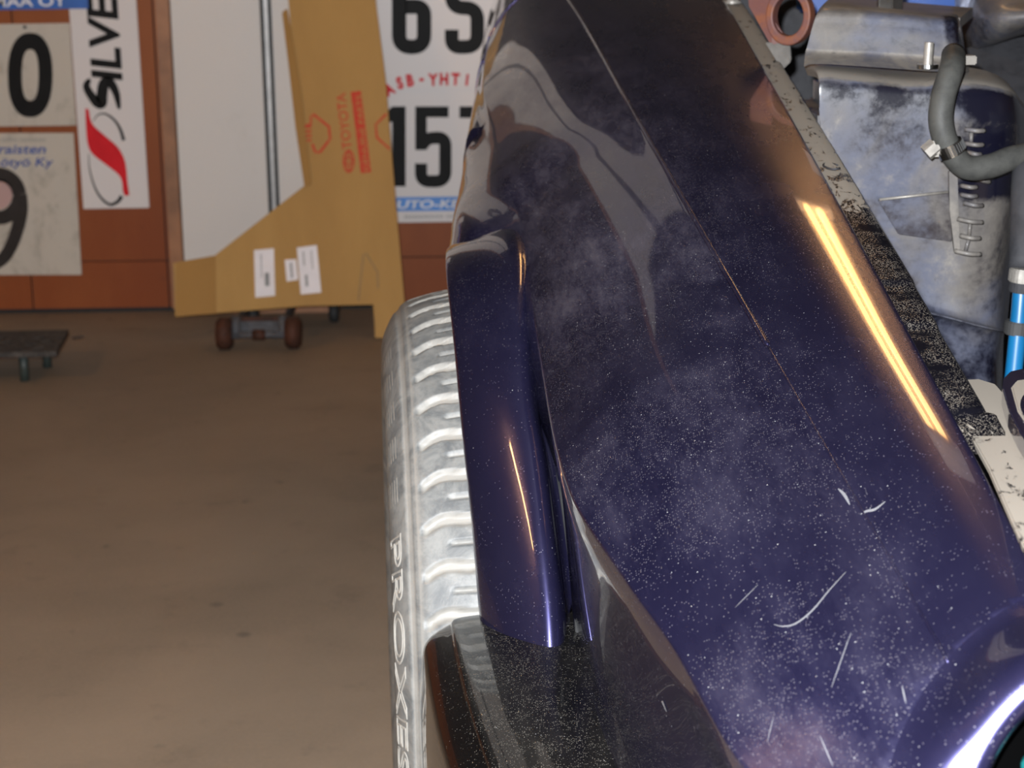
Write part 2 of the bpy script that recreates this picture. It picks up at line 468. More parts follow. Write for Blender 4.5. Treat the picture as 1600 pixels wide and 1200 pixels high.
# ------------------------------------------------------------------ room
WALL_Y = 4.83
XL, XR, YF, ZC = -3.4, 3.6, -3.2, 2.75
def plane(name, c, s, m):
    return structure(box(name, c, s, m))
fl_o = plane('floor', ((XL + XR) / 2, (WALL_Y + YF) / 2, -0.05), (XR - XL + 0.4, WALL_Y - YF + 0.4, 0.1), 'concrete')
plane('ceiling', ((XL + XR) / 2, (WALL_Y + YF) / 2, ZC + 0.05), (XR - XL + 0.4, WALL_Y - YF + 0.4, 0.1), 'ceiling')
plane('wall_left', (XL - 0.05, (WALL_Y + YF) / 2, ZC / 2), (0.1, WALL_Y - YF, ZC), 'wall_side')
plane('wall_right', (XR + 0.05, (WALL_Y + YF) / 2, ZC / 2), (0.1, WALL_Y - YF, ZC), 'wall_side')
plane('wall_front', ((XL + XR) / 2, YF - 0.05, ZC / 2), (XR - XL, 0.1, ZC), 'wall_side')
wb = plane('wall_back', ((XL + XR) / 2, WALL_Y + 0.06, ZC / 2), (XR - XL, 0.1, ZC), 'dark')
# board facing of the back wall: joints measured from the photograph
def wx(u, v): return at_y(u, v, WALL_Y).x
def wz(u, v): return at_y(u, v, WALL_Y).z
seams = [XL, wx(50, 450) - 1.2, wx(50, 450), wx(255, 300), wx(660, 400) + 0.25, wx(660, 400) + 1.45, XR]
zj = wz(190, 408)
for i in range(len(seams) - 1):
    for (z0, z1, pm) in ((0.012, zj - 0.0015, 'brown_wall'), (zj + 0.0015, 0.96, 'brown_wall'), (0.963, ZC, 'dark_board')):
        p = box('wall_panel', (0, 0, 0), (seams[i + 1] - seams[i] - 0.004, 0.012, z1 - z0), pm, wb)
        p.location = ((seams[i] + seams[i + 1]) / 2, WALL_Y + 0.006, (z0 + z1) / 2)

def ceiling_lamp(name, x, y0, y1, z, label, tm):
    t = empty(name, (x, (y0 + y1) / 2, z))
    L = y1 - y0
    tag(t, label, 'lamp', 'ceiling tube lamps')
    box('housing', (0, 0, 0.05), (0.15, L, 0.06), 'lamp_white', t, 0.006)
    for s in (-1, 1):
        cyl('tube', (s * 0.030, -L / 2 + 0.03, 0.0), (s * 0.030, L / 2 - 0.03, 0.0), 0.018, tm, t, 12)
    for s in (-1, 1):
        box('end_cap', (0, s * (L / 2 - 0.015), 0.0), (0.16, 0.028, 0.045), 'lamp_white', t, 0.004)
    cyl('hanger', (0, -L / 3, 0.08), (0, -L / 3, ZC - z), 0.004, 'alu', t, 8)
    cyl('hanger', (0, L / 3, 0.08), (0, L / 3, ZC - z), 0.004, 'alu', t, 8)
ceiling_lamp('ceiling_lamp', 0.63, 3.12, 4.36, 2.22, 'warm twin tube ceiling lamp hanging over the engine bay', 'tube_dim')
ceiling_lamp('ceiling_lamp', -3.0, 0.2, 1.8, 2.45, 'added unseen warm twin tube lamp left of the car, to light the floor', 'tube')  # unseen lamp added to brighten the floor, placed clear of the wing's reflections

# ------------------------------------------------------------------ things on the back wall
def wall_plate(name, u0, v0, u1, v1, m, th=0.004, off=0.0, tilt=0.0):
    """flat plate fixed on the wall; its base Empty sits at its lower left corner"""
    a = at_y(u0, v1, WALL_Y - off); b = at_y(u1, v0, WALL_Y - off)
    e = empty(name, ((a.x + b.x) / 2, WALL_Y - off, (a.z + b.z) / 2))
    e.rotation_euler = (0, tilt, 0)
    box('plate', (0, -th / 2 - 0.0005, 0), (b.x - a.x, th, b.z - a.z), m, e, 0.0012)
    e['th'] = th + 0.0012
    return e
def pl(e, u, v):
    p = at_y(u, v, WALL_Y) - Vector((e.location.x, WALL_Y, e.location.z))
    q = Matrix.Rotation(-e.rotation_euler[1], 3, 'Y') @ Vector((p.x, 0, p.z))
    return np.array([q.x, q.z])
def print_mesh(e, name, v2, f, m, lift=0.0):
    y = -(e['th'] + lift)
    o = pyobj(name, [(p[0], y, p[1]) for p in v2], f, m, e)
    return o
def stroke(e, name, path, wpx, m, lift=0.0):
    P = [pl(e, *p) for p in path]; k = 0.00162
    w = [x * k for x in wpx] if hasattr(wpx, '__len__') else wpx * k
    v, f = ribbon2d(P, w); return print_mesh(e, name, v, f, m, lift)
def print_text(e, name, s, u0, v0, u1, v1, m, bold=0.0, shear=0.0, lift=0.0, rot=0):
    """text box with corners in photograph measure; rot=90 reads upwards"""
    a = pl(e, u0, v1); b = pl(e, u1, v0); w, h = b - a
    v, f = fit_text(s, w if not rot else h, h if not rot else w, bold, shear)
    if rot: P = [(a[0] + w - p[1], a[1] + p[0]) for p in v]
    else: P = [(a[0] + p[0], a[1] + p[1]) for p in v]
    return print_mesh(e, name, P, f, m, lift)
def fill(e, name, poly, m, lift=0.0):
    P = [pl(e, *p) for p in poly]
    o = print_mesh(e, name, P, [tuple(range(len(P)))], m, lift)
    bm = bmesh.new(); bm.from_mesh(o.data); bm.normal_update(); bmesh.ops.triangulate(bm, faces=bm.faces[:], ngon_method='EAR_CLIP'); bm.to_mesh(o.data); bm.free()
    return o
def ell(cu, cv, ru, rv, a0=0, a1=360, n=40):
    return [(cu + ru * math.cos(math.radians(a0 + (a1 - a0) * i / n)), cv + rv * math.sin(math.radians(a0 + (a1 - a0) * i / n))) for i in range(n + 1)]

# plate with the 0
e = wall_plate('number_plate', -115, 36, 109, 199, 'plate_old')
tag(e, 'aged white number plate with a black 0', 'number plate')
n = 48; V = []; F = []
for i in range(n):
    a = 2 * math.pi * i / n; c, s = math.cos(a), math.sin(a)
    def se(x, p): return math.copysign(abs(x) ** p, x)
    V += [pl(e, 48 + 35 * se(c, 0.85), 117 + 66 * se(s, 0.85)), pl(e, 48 + 13 * se(c, 0.8), 117 + 40 * se(s, 0.8))]
for i in range(n):
    j = (i + 1) % n; F.append((2 * i, 2 * j, 2 * j + 1, 2 * i + 1))
print_mesh(e, 'digit', V, F, 'ink_black')
tag_nail = cyl('nail', (pl(e, 40, 42)[0], -0.012, pl(e, 40, 42)[1]), (pl(e, 40, 42)[0], 0, pl(e, 40, 42)[1]), 0.004, 'rubber', e, 10)
# plate with the 9
e = wall_plate('number_plate', -120, 206, 114, 431, 'plate_old', tilt=0.012)
tag(e, 'aged white number plate with a partly seen 9 and blue lettering', 'number plate')
hole = ell(1, 303, 20, 22, 0, 360)
stroke(e, 'digit', rounded([(24, 306), (32, 305)], 1) , 4, 'ink_faded')
path = ell(-2, 306, 33, 34, -5, -355, 44)
stroke(e, 'digit', path, 22, 'ink_faded')
tail = catmull([(32, 303), (34, 325), (30, 350), (20, 380), (6, 403), (-14, 416)], 6)
stroke(e, 'digit', tail, [22 - 4 * i / len(tail) for i in range(len(tail))], 'ink_faded', 0.0002)
fill(e, 'stain', ell(-2, 303, 22, 24)[:-1], 'pink', 0.0)
print_text(e, 'lettering', 'raisten', -2, 226, 72, 240, 'ink_blue', 0.012, 0.2)
print_text(e, 'lettering', 'ötyö Ky', 2, 246, 84, 264, 'ink_blue', 0.012, 0.2)
print_text(e, 'lettering', 'oooo ooooo oooooooo', -20, 216, 72, 221, 'ink_grey')
# blue sign at the top
e = wall_plate('shop_sign', -260, -60, 134, 19, 'sign_blue', 0.006)
tag(e, 'blue sign with white capitals above the 0 plate', 'sign')
print_text(e, 'lettering', 'MAA OY', -10, -8, 104, 11, 'ink_white', 0.015)
# tall white sticker board
e = wall_plate('sponsor_board', 130, -240, 199, 326, 'plate_new', 0.004, 0.0, 0.0)
e.rotation_euler = (0, math.radians(-0.2), 0)
tag(e, 'narrow upright white board with black lettering and red swoosh', 'sign')
print_text(e, 'lettering', 'ILVE', 144, 0 - 8, 184, 126, 'ink_black', 0.03, 0.12, 0.0, 90)
S = catmull([(141, 123), (136, 136), (150, 158), (159, 161), (160, 148), (163, 131), (172, 128), (182, 145), (187, 170)], 6)
stroke(e, 'lettering', S, [4 + 13 * math.sin(math.pi * min(1, i / (len(S) - 1))) ** 0.6 for i in range(len(S))], 'ink_black')
fill(e, 'swoosh', [tuple(p) for p in catmull([(134, 169), (139, 171), (142, 186), (148, 197), (165, 212), (185, 230), (196, 252), (200, 285), (203, 304)], 5)] +
     [tuple(p) for p in catmull([(197, 306), (193, 300), (191, 283), (185, 272), (165, 256), (146, 241), (138, 226), (135, 200), (134, 169)], 5)][:-1], 'ink_red')
stroke(e, 'swoosh_line', [tuple(p) for p in catmull([(146, 189), (154, 179), (166, 178), (180, 188), (189, 203), (194, 219)], 6)], [1 + 4.5 * i / 30 for i in range(31)], 'ink_black')
stroke(e, 'swoosh_line', [tuple(p) for p in catmull([(139, 240), (141, 265), (148, 290), (158, 308), (172, 319), (184, 315), (191, 306)], 6)], [1 + 5 * i / 36 for i in range(37)], 'ink_black')

# stacked plates 65 and 157 right of the cardboard
e = wall_plate('number_plate', 585, -140, 790, 141, 'plate_new', 0.004, 0.005)
tag(e, 'clean white number plate with black 65, upper one', 'number plate')
stroke(e, 'digit', rounded([(661, -30), (661, -62), (624, -62), (624, 73), (663, 73), (663, 10), (634, 10)], 20, 8), 22, 'ink_black')
stroke(e, 'digit', rounded([(757, -62), (706, -62), (706, 12), (746, 12), (746, 73), (706, 73), (706, 46)], 20, 8), 21, 'ink_black')
e2 = wall_plate('number_plate', 588, 132, 792, 348, 'plate_new', 0.0035)
tag(e2, 'clean white number plate with black 157 and blue band, lower one', 'number plate')
fill(e2, 'digit', [(613, 166), (634, 166), (634, 291), (613, 291), (613, 190), (600, 194), (600, 178)], 'ink_black')
fill(e2, 'digit', [(649, 166), (701, 166), (701, 183), (667, 183), (667, 213), (667, 234), (649, 234)], 'ink_black')
stroke(e2, 'digit', rounded([(660, 226), (668, 216), (696, 214), (696, 283), (658, 283), (658, 255)], 16, 8), 19, 'ink_black', 0.0002)
fill(e2, 'digit', [(718, 166), (768, 166), (768, 184), (742, 291), (721, 291), (746, 184), (718, 184)], 'ink_black')
fill(e2, 'band', [(590, 308), (790, 306), (790, 328), (590, 330)], 'ink_skyblue')
print_text(e2, 'lettering', 'AUTO-KEH', 600, 311, 738, 326, 'ink_white', 0.02, 0.15, 0.0006)
print_text(e2, 'lettering', 'oooooooo oo', 632, 335, 712, 341, 'ink_grey')
# red arched lettering across the upper plate's foot
for ch, u, v, r in (('A', 608, 139, 28), ('S', 625, 129, 14), ('B', 641, 125, 8), ('-', 659, 124, 3), ('Y', 677, 124, 0), ('H', 694, 123, -2), ('T', 712, 123, -4), ('i', 730, 124, -8)):
    tv, tf = text_data(ch, 1.0, 0.055); c = (tv.max(0) + tv.min(0)) / 2
    hh = 0.028; sc = hh / 0.72; ca, sa = math.cos(math.radians(r)), math.sin(math.radians(r)); o2 = pl(e, u, v)
    q = [((p[0] - c[0]) * sc * 0.8, (p[1] - (c[1] if ch != '-' else c[1])) * sc) for p in tv]
    print_mesh(e, 'lettering', [(o2[0] + x * ca - y * sa, o2[1] + x * sa + y * ca) for x, y in q], tf, 'ink_red', 0.0005)

# upright trim and white sheet
a = at_y(243, 0, WALL_Y); b = at_y(268, 488, WALL_Y - 0.05)
tr = structure(box('trim_1', (a.x + 0.018 + 0.004, WALL_Y - 0.021, 0.006 + ZC / 2 - 0.003), (0.034, 0.04, ZC - 0.02), 'trim_brown', None, 0.003))
e = empty('white_panel', (0, 0, 0))
p0 = at_y(259, 400, WALL_Y - 0.06); p1 = at_y(475, 100, WALL_Y - 0.06)
x0 = a.x + 0.043; x1 = at_y(520, 200, WALL_Y - 0.05).x; xs = at_y(423, 200, WALL_Y - 0.05).x
zb = at_y(300, 412, WALL_Y - 0.05).z
e.location = ((x0 + x1) / 2, WALL_Y - 0.03, 0.0)
tag(e, 'tall dirty white panel with a dark vertical joint strip behind the cardboard', 'panel')
Y0 = 0.0
def lp(x, y, z): return (x - e.location.x, y, z)
box('sheet', lp((x0 + xs - 0.012) / 2, Y0, 0.03 + 1.2), (xs - 0.012 - x0, 0.03, 2.4), 'white_sheet', e, 0.003)
box('sheet', lp((x1 + xs + 0.012) / 2, Y0, 0.03 + 1.2), (x1 - xs - 0.012, 0.03, 2.4), 'white_sheet', e, 0.003)
box('joint_strip', lp(xs, Y0, 1.23), (0.022, 0.024, 2.4), 'alu', e)
box('seal', lp(xs - 0.010, Y0 - 0.016, 1.23), (0.008, 0.006, 2.39), 'rubber', e)
box('seal', lp(xs + 0.009, Y0 - 0.016, 1.23), (0.008, 0.006, 2.39), 'rubber', e)
box('foot_rail', lp((x0 + x1) / 2, Y0 + 0.002, 0.016), (x1 - x0, 0.03, 0.03), 'trim_brown', e)

# ------------------------------------------------------------------ cardboard leaning on the panel
CB0, CBS = 4.47, 0.22           # foot distance and lean
def cb(u, v, lift=0.0):
    d = ray(u, v); t = (CB0 + CBS * H - 0) / (d.y - CBS * d.z) if False else None
    # plane: y = CB0 + CBS * z
    t = (CB0 + CBS * H) / (d.y - CBS * d.z)
    return CAM + d * t + Vector((0, -1, CBS)).normalized() * lift
CBN = Vector((0, -1, CBS)).normalized()
card = empty('cardboard_sheet', (cb(600, 520).x, CB0, 0.0))
tag(card, 'big unfolded brown cardboard box with red print leaning on white panel', 'cardboard')
def cpoly(name, pts, m, lift=0.0, th=0.005):
    o = prism(name, [cb(u, v, lift) for u, v in pts], -CBN * th, m, card); rel(o, card); return o
cpoly('main_sheet', [(437, -160), (575, -160), (588, 10), (602, 120), (617, 300), (632, 472), (628, 528), (587, 528), (583, 476), (478, 478), (340, 489), (274, 495), (271, 411), (333, 401), (360, 380), (478, 288), (463, 150)], 'card')
cpoly('folded_flap', [(441, 20), (449, 14), (470, 140), (487, 288), (476, 292), (462, 200), (452, 110)], 'card_shaded', 0.006)
cpoly('end_flap', [(274, 410), (337, 399), (338, 490), (275, 494)], 'card_shaded', 0.0012, 0.001)
cpoly('bottom_tab', [(586, 474), (632, 470), (630, 527), (586, 527)], 'card', 0.004)
def cprint(name, path, w, m='ink_card_red', lift=0.002):
    P = [np.array(p, float) for p in path]; v, f = ribbon2d(P, w)
    o = pyobj(name, [cb(p[0], p[1], lift) for p in v], f, m, card); rel(o, card)
def ctext(name, s, base, up, w, h, m, bold=0.0, lift=0.002):
    """text on the sheet: base = start, up = direction of reading in photograph measure"""
    tv, tf = fit_text(s, w, h, bold); rd = np.array(up, float); rd /= np.linalg.norm(rd); tp = np.array([rd[1], -rd[0]])
    # reading direction rd (pixels, v down); glyph tops point to the left of the reading direction
    o = pyobj(name, [cb(base[0] + rd[0] * p[0] + tp[0] * p[1], base[1] + rd[1] * p[0] + tp[1] * p[1], lift) for p in tv], tf, m, card); rel(o, card)
ctext('lettering', 'TOYOTA', (550, 232), (-10, -87), 88, 15, 'ink_card_red', 0.012)
cprint('printed_bar', [(556, 143), (562, 190), (572, 270)], 16)
ctext('lettering', 'GENUINE PARTS', (577, 266), (-13, -118), 118, 8, 'card', 0.0, 0.0028)
cprint('printed_emblem', ell(545, 252, 8, 17, 0, 360, 28), 2.5)
cprint('printed_emblem', ell(545, 252, 7, 6, 0, 360, 24), 2)
cprint('printed_emblem', ell(545, 252, 3, 16, 0, 360, 24), 2)
# hands printed at both sides
cprint('printed_hand', [(486, 183), (490, 179), (514, 198), (516, 217), (500, 238), (493, 238), (488, 225)], 4)
for k, vv in enumerate((199, 206, 213, 220)):
    cprint('printed_hand', [(468 + k * 1.0, vv), (487, vv - 1)], 3.2)
cprint('printed_hand', [(486, 183), (486, 194), (470, 198)], 3.2)
cprint('printed_hand', [(604, 178), (587, 195), (589, 215), (609, 233)], 3.5)
# paper labels and a pencilled mark
def clabel(pts, rows):
    o = cpoly('paper_label', pts, 'paper', 0.0015, 0.001)
    (ax, ay), (bx, by), (cx, cy), (dx, dy) = pts
    for r in rows:
        s0, s1, t, w = r
        def q(s): return (ax + (bx - ax) * t + (dx - ax) * s, ay + (by - ay) * t + (dy - ay) * s)
        P = [np.array(q(s0)), np.array(q(s1))]; v, f = ribbon2d(P, w)
        l = pyobj('label_print', [cb(p[0], p[1], 0.0022) for p in v], f, 'ink_grey', o)
clabel([(397, 391), (428, 388), (430, 462), (399, 465)], [(0.1, 0.6, 0.35, 1.4), (0.5, 0.78, 0.62, 7)])
clabel([(445, 406), (463, 405), (466, 437), (448, 440)], [(0.15, 0.85, 0.5, 3)])
clabel([(464, 387), (495, 383), (502, 457), (470, 460)], [(0.1, 0.4, 0.3, 2), (0.6, 0.85, 0.35, 4), (0.1, 0.5, 0.7, 1.5)])
cprint('pencil_mark', [(560, 470), (568, 398), (572, 396), (590, 425), (591, 450)], 2.0, 'ink_pencil', 0.001)

# ------------------------------------------------------------------ trolley jack under the cardboard
fw = at_z(350, 552, 0.0)
jk = empty('trolley_jack', (at_z(402, 552, 0).x, fw.y + 0.02, 0.0))
tag(jk, 'old rusty trolley jack on small red wheels under the cardboard', 'jack')
jw = (at_z(455, 550, 0).x - at_z(347, 552, 0).x) / 2
WR = 0.038
for s in (-1, 1):
    cyl('wheel', (s * jw - 0.018, 0.02, WR), (s * jw + 0.018, 0.02, WR), WR, 'jack_red', jk, 28, bevel=0.006)
    bm = bmesh.new(); box_bm(bm, (s * 0.055, 0.19, 0.054), (0.010, 0.34, 0.026)); bm_obj('side_plate', bm, 'jack_steel', jk, bevel=0.003)
    cyl('bearing_post', (s * 0.055, 0.02, 0.025), (s * 0.055, 0.035, 0.075), 0.011, 'jack_steel', jk, 12)
cyl('axle', (-jw, 0.02, WR - 0.004), (jw, 0.02, WR - 0.004), 0.0085, 'jack_steel', jk, 16)
cyl('axle_collar', (-0.016, 0.02, WR - 0.004), (0.016, 0.02, WR - 0.004), 0.013, 'jack_red', jk, 16, bevel=0.003)
box('cross_plate', (0, 0.06, 0.050), (0.105, 0.02, 0.036), 'jack_steel', jk, 0.004)
box('cross_rib', (0, 0.047, 0.066), (0.10, 0.008, 0.010), 'jack_red', jk, 0.002)
for s in (-1, 1):
    cyl('caster', (s * 0.10 + 0.05 - 0.012, 0.31, 0.025), (s * 0.10 + 0.05 + 0.012, 0.31, 0.025), 0.025, 'rubber', jk, 20, bevel=0.004)
    cyl('caster_stem', (s * 0.10 + 0.05, 0.31, 0.03), (s * 0.10 + 0.05, 0.30, 0.062), 0.008, 'jack_steel', jk, 10)
box('caster_bar', (0.05, 0.30, 0.064), (0.24, 0.03, 0.012), 'jack_steel', jk, 0.003)

# ------------------------------------------------------------------ low tread-plate step at the left
foot = at_z(37, 597, 0.0)
st = empty('work_step', (foot.x, foot.y, 0))
tag(st, 'low dark tread plate step on round pipe legs at left wall', 'step')
zt = 0.074
c1 = at_z(88, 549, zt); c2 = at_z(107, 515, zt)
pts = [Vector((foot.x - 0.55, c1.y - 0.01, zt)), Vector((c1.x, c1.y, zt)), Vector((c2.x, c2.y, zt)), Vector((foot.x - 0.55, c2.y - 0.02, zt))]
rel(prism('tread_plate', pts, (0, 0, -0.012), 'step', st), st)
for i in range(9):
    x = -0.28 + i * 0.045
    for j in range(4):
        y = (c1.y - foot.y) + 0.03 + j * 0.035
        if x < c1.x - foot.x - 0.02 + j * 0.006:
            box('tread_rib', (x + (j % 2) * 0.02, y, zt + 0.001), (0.026, 0.006, 0.003), 'step', st, 0.0, Matrix.Rotation(0.7 if (i + j) % 2 else -0.7, 3, 'Z'))
for dx, dy in ((0, 0.012), (-0.45, 0.012), (0.02, 0.14), (-0.45, 0.14)):
    cyl('leg', (dx, dy, 0.0), (dx, dy, zt - 0.011), 0.0105, 'step_leg', st, 16)

# ================================================================== THE CAR
car = empty('car', (0.4, 1.74, 0.0))
tag(car, 'dark blue metallic car with its bonnet off, front wing and wheel seen', 'car')
CARL = -Vector(car.location)
def carpart(o):
    o.parent = car; o.location = CARL; return o
WY, WZ, AR = 1.74, 0.315, 0.372          # wheel centre and arch radius

# --- wing skin: control lines along the car (Y, x, z), inner edge to lower edge
XIN = 0.25
inner_px = [(1600, 850), (1500, 680), (1440, 565), (1370, 425), (1310, 320), (1250, 215), (1180, 90), (1125, 0)]
K0 = [(p.y, p.x, p.z) for p in (at_x(u, v, XIN) for u, v in inner_px)]
_q = np.polyfit([k[0] for k in K0], [k[2] for k in K0], 2)
K0 = [(k[0], k[1], float(np.polyval(_q, k[0]))) for k in K0]
K0 = [(0.60, 0.25, K0[0][2] - 0.070), (0.75, 0.25, K0[0][2] - 0.027)] + K0 + [(3.2, 0.25, K0[-1][2] + 0.075)]
def zin(y): return float(itp(K0, y)[1])
def crease_at(u, v, drop=0.020):
    y = 1.2
    for _ in range(40):
        p = at_y(u, v, y); y = y + (p.z - (zin(y) - drop)) * 1.6
        y = max(0.5, min(3.5, y))
    return at_y(u, v, y)
cr = [crease_at(u, v) for u, v in ((1490, 1050), (1460, 990), (1310, 750), (1195, 545), (1050, 280), (1000, 190), (895, 10))]
K2 = [(0.60, cr[0].x + 0.02, cr[0].z - 0.06), (0.72, cr[0].x + 0.010, cr[0].z - 0.025)] + [(p.y, p.x, p.z) for p in cr] + [(3.2, 0.015, cr[-1].z + 0.085)]
_qx = np.polyfit([k[0] for k in K2[2:-1]], [k[1] for k in K2[2:-1]], 2); _qz = np.polyfit([k[0] for k in K2[2:-1]], [k[2] for k in K2[2:-1]], 2)
K2 = K2[:2] + [(k[0], float(np.polyval(_qx, k[0])), float(np.polyval(_qz, k[0]))) for k in K2[2:-1]] + K2[-1:]
f3 = [at_z(1140, 1170, 0.605), at_z(1050, 1010, 0.62), at_z(975, 905, 0.63), at_z(885, 760, 0.643)]
K4 = [(0.60, 0.17, 0.545), (0.70, 0.150, 0.57), (0.80, 0.125, 0.592)] + [(p.y, p.x, p.z) for p in f3] + [(1.42, 0.020, 0.668), (1.74, 0.010, 0.722), (1.85, -0.005, 0.742), (2.0, -0.014, 0.764), (2.3, -0.030, 0.80), (3.2, -0.008, 0.875)]
K5 = [(0.70, 0.145, 0.53), (0.87, 0.108, 0.55), (0.95, 0.088, 0.56), (1.17, 0.045, 0.575), (1.42, 0.030, 0.60), (1.74, -0.032, 0.708), (1.85, -0.050, 0.712), (2.0, -0.054, 0.705), (2.3, -0.049, 0.70), (3.2, -0.044, 0.72)]
K6 = [(0.70, 0.150, 0.44), (0.95, 0.092, 0.44), (1.17, 0.062, 0.44), (1.36, 0.050, 0.43), (1.42, 0.045, 0.46), (1.74, -0.052, 0.69), (2.04, -0.056, 0.5), (2.14, -0.052, 0.25), (3.2, -0.05, 0.25)]
def section(y):
    k0 = np.array(itp(K0, y)); k2 = np.array(itp(K2, y)); k4 = np.array(itp(K4, y)); k5 = np.array(itp(K5, y)); k6 = np.array(itp(K6, y))
    dy = abs(y - WY)
    if dy < AR:
        k6[1] = WZ + math.sqrt(AR * AR - dy * dy)
        k6[1] = max(k6[1], 0.40)
    elif y > WY: k6[1] = 0.25
    else: k6[1] = 0.43
    if k5[1] < k6[1] + 0.012: k5[1] = k6[1] + 0.3 * (k4[1] - k6[1])
    k1 = (k0 + k2) / 2 + np.array([0, 0.0065])
    d = k4 - k2; nrm = np.array([d[1], -d[0]]) / np.linalg.norm(d)
    if nrm[1] < 0: nrm = -nrm
    k3 = (k2 * 0.5 + k4 * 0.5) + nrm * 0.011
    cr1 = k2 + (k1 - k2) * 0.06 + np.array([0, 0.0006]); cr2 = k2 + (k3 - k2) * 0.06 + np.array([0, 0.0006])
    sh1 = k4 + (k3 - k4) * 0.14; sh2 = k4 + (k5 - k4) * 0.14
    edge = k0 + np.array([-0.004, 0.0005]); fold = k0 + np.array([0.0006, -0.0035])
    pts = [fold, k0 + np.array([0.0005, -0.0012]), edge, k1, cr1, cr2, k3, sh1, sh2, k5, k6]
    return catmull(pts, 7)
def wing_grid(y0, y1, n):
    ys = [y0 + (y1 - y0) * i / (n - 1) for i in range(n)]
    G = []; D = []
    for y in ys:
        s = section(y)
        G.append([(p[0], y, p[1]) for p in s])
        row = []
        m = len(s) - 1
        for j, p in enumerate(s):
            t = j / m * 10            # control index 0..10
            # dust lies thickest on the slope between the crease and the arch, thin on the wiped top
            a = np.interp(t, [0, 2, 3, 4, 5, 6, 7, 8, 9, 10], [0.1, 0.15, 0.22, 0.55, 0.85, 1.0, 0.95, 0.35, 0.2, 0.15])
            b = np.interp(y, [0.8, 1.0, 1.15, 1.4, 1.8, 2.1, 2.4], [0.75, 0.7, 0.95, 1.5, 1.6, 1.5, 1.0])
            row.append(a * b)
        D.append(row)
    return G, D
GAP = 2.62
G, D = wing_grid(0.60, GAP, 300)
fender = carpart(grid_obj('front_wing', G, 'blue_paint', None, D))
def subpart(o, parent):
    o.parent = parent; o.location = (0, 0, 0); return o
sol = fender.modifiers.new('thickness', 'SOLIDIFY'); sol.thickness = 0.0015; sol.offset = 1

# door behind the wing gap
G, D = wing_grid(GAP + 0.005, 3.5, 40)
door = carpart(grid_obj('door', G, 'blue_paint', None, np.asarray(D) * 0.3))
door.modifiers.new('thickness', 'SOLIDIFY').thickness = 0.0015

# --- round headlight opening cut into the wing's front, with a rolled lip
HPX, HPY, HPR, LIPR = 1800, 1310, 272, 150
def proj(p):
    d = Vector(p) - CAM; t = d.dot(_f)
    return 800 + FPX * d.dot(RGT) / t, 600 - FPX * d.dot(UPV) / t
bm = bmesh.new(); bm.from_mesh(fender.data)
full = BVHTree.FromBMesh(bm)
kill = []
for f in bm.faces:
    c = f.calc_center_median()
    if c.y < 1.0:
        u, v = proj(c)
        if math.hypot(u - HPX, v - HPY) < HPR + LIPR - 8: kill.append(f)
bmesh.ops.delete(bm, geom=kill, context='FACES')
def hit(a, r): return full.ray_cast(CAM, ray(HPX + r * math.cos(a), HPY - r * math.sin(a)).normalized())
for vtx in bm.verts:
    if vtx.is_boundary and vtx.co.y < 1.0:
        u, v = proj(vtx.co); r = math.hypot(u - HPX, v - HPY)
        if r < HPR + LIPR + 45:
            h = hit(math.atan2(HPY - v, u - HPX), HPR + LIPR)
            if h[0] is not None: vtx.co = h[0]
bm.to_mesh(fender.data); bm.free()
nose_rows = []
ring_d = []
for k in range(0, 90, 6):
    h = hit(math.radians(122 + 76 * k / 89), HPR + 34)
    if h[0] is not None: ring_d.append((h[0] - CAM).length)
RD = sum(ring_d) / len(ring_d) + 0.010
for k in range(90):
    a = math.radians(112 + 100 * k / 89)
    def rp(r, d): return CAM + ray(HPX + r * math.cos(a), HPY - r * math.sin(a)).normalized() * d
    row = []
    for q in np.linspace(1.02, 0.0, 26):
        r = HPR + 24 + (LIPR - 24) * q
        h = hit(a, r)
        if h[0] is None: break
        t = 1 - min(1.0, q); t = t * t * t * (t * (6 * t - 15) + 10)
        row.append(rp(r, (h[0] - CAM).length * (1 - t) + RD * t))
    if len(row) < 26: continue
    row += [rp(HPR + 15, RD + 0.0006), rp(HPR + 8, RD + 0.0025), rp(HPR + 3, RD + 0.006), rp(HPR, RD + 0.014)]
    row[0] = row[0] + Vector((0, 0, 0.0002))
    P2 = row[-1]; inn = (rp(0, RD + 0.014) - P2).normalized()
    for dd, ii in ((0.012, 0.0005), (0.03, 0.001), (0.09, 0.002)):
        row.append(P2 + Vector((0.03, 0.93, -0.38)) * dd + inn * ii)
    nose_rows.append(row)
nose = grid_obj('headlight_lip', nose_rows, 'blue_paint', None, np.full((len(nose_rows), len(nose_rows[0])), 0.25)); nose.parent = fender
HC = CAM + ray(HPX, HPY).normalized() * (RD + 0.014); HR = HPR / FPX * RD
# lamp bowl
hax = ray(HPX, HPY).normalized()
bm = bmesh.new()
cyl_bm(bm, HC + hax * 0.012, HC + hax * 0.12, HR - 0.002, 40, HR * 0.6)
for f in [f for f in bm.faces if len(f.verts) > 8 and (f.calc_center_median() - HC).dot(hax) < 0.06]: bm.faces.remove(f)
bowl = carpart(bm_obj('headlight_bowl', bm, 'black_plastic'))
tq = CAM + ray(1604, 1196).normalized() * (RD + 0.028)
tl = cyl('bulb_holder', tq, tq + Vector((0.03, 0.02, -0.012)), 0.0050, 'teal', None, 20, bevel=0.002)
tl.parent = bowl

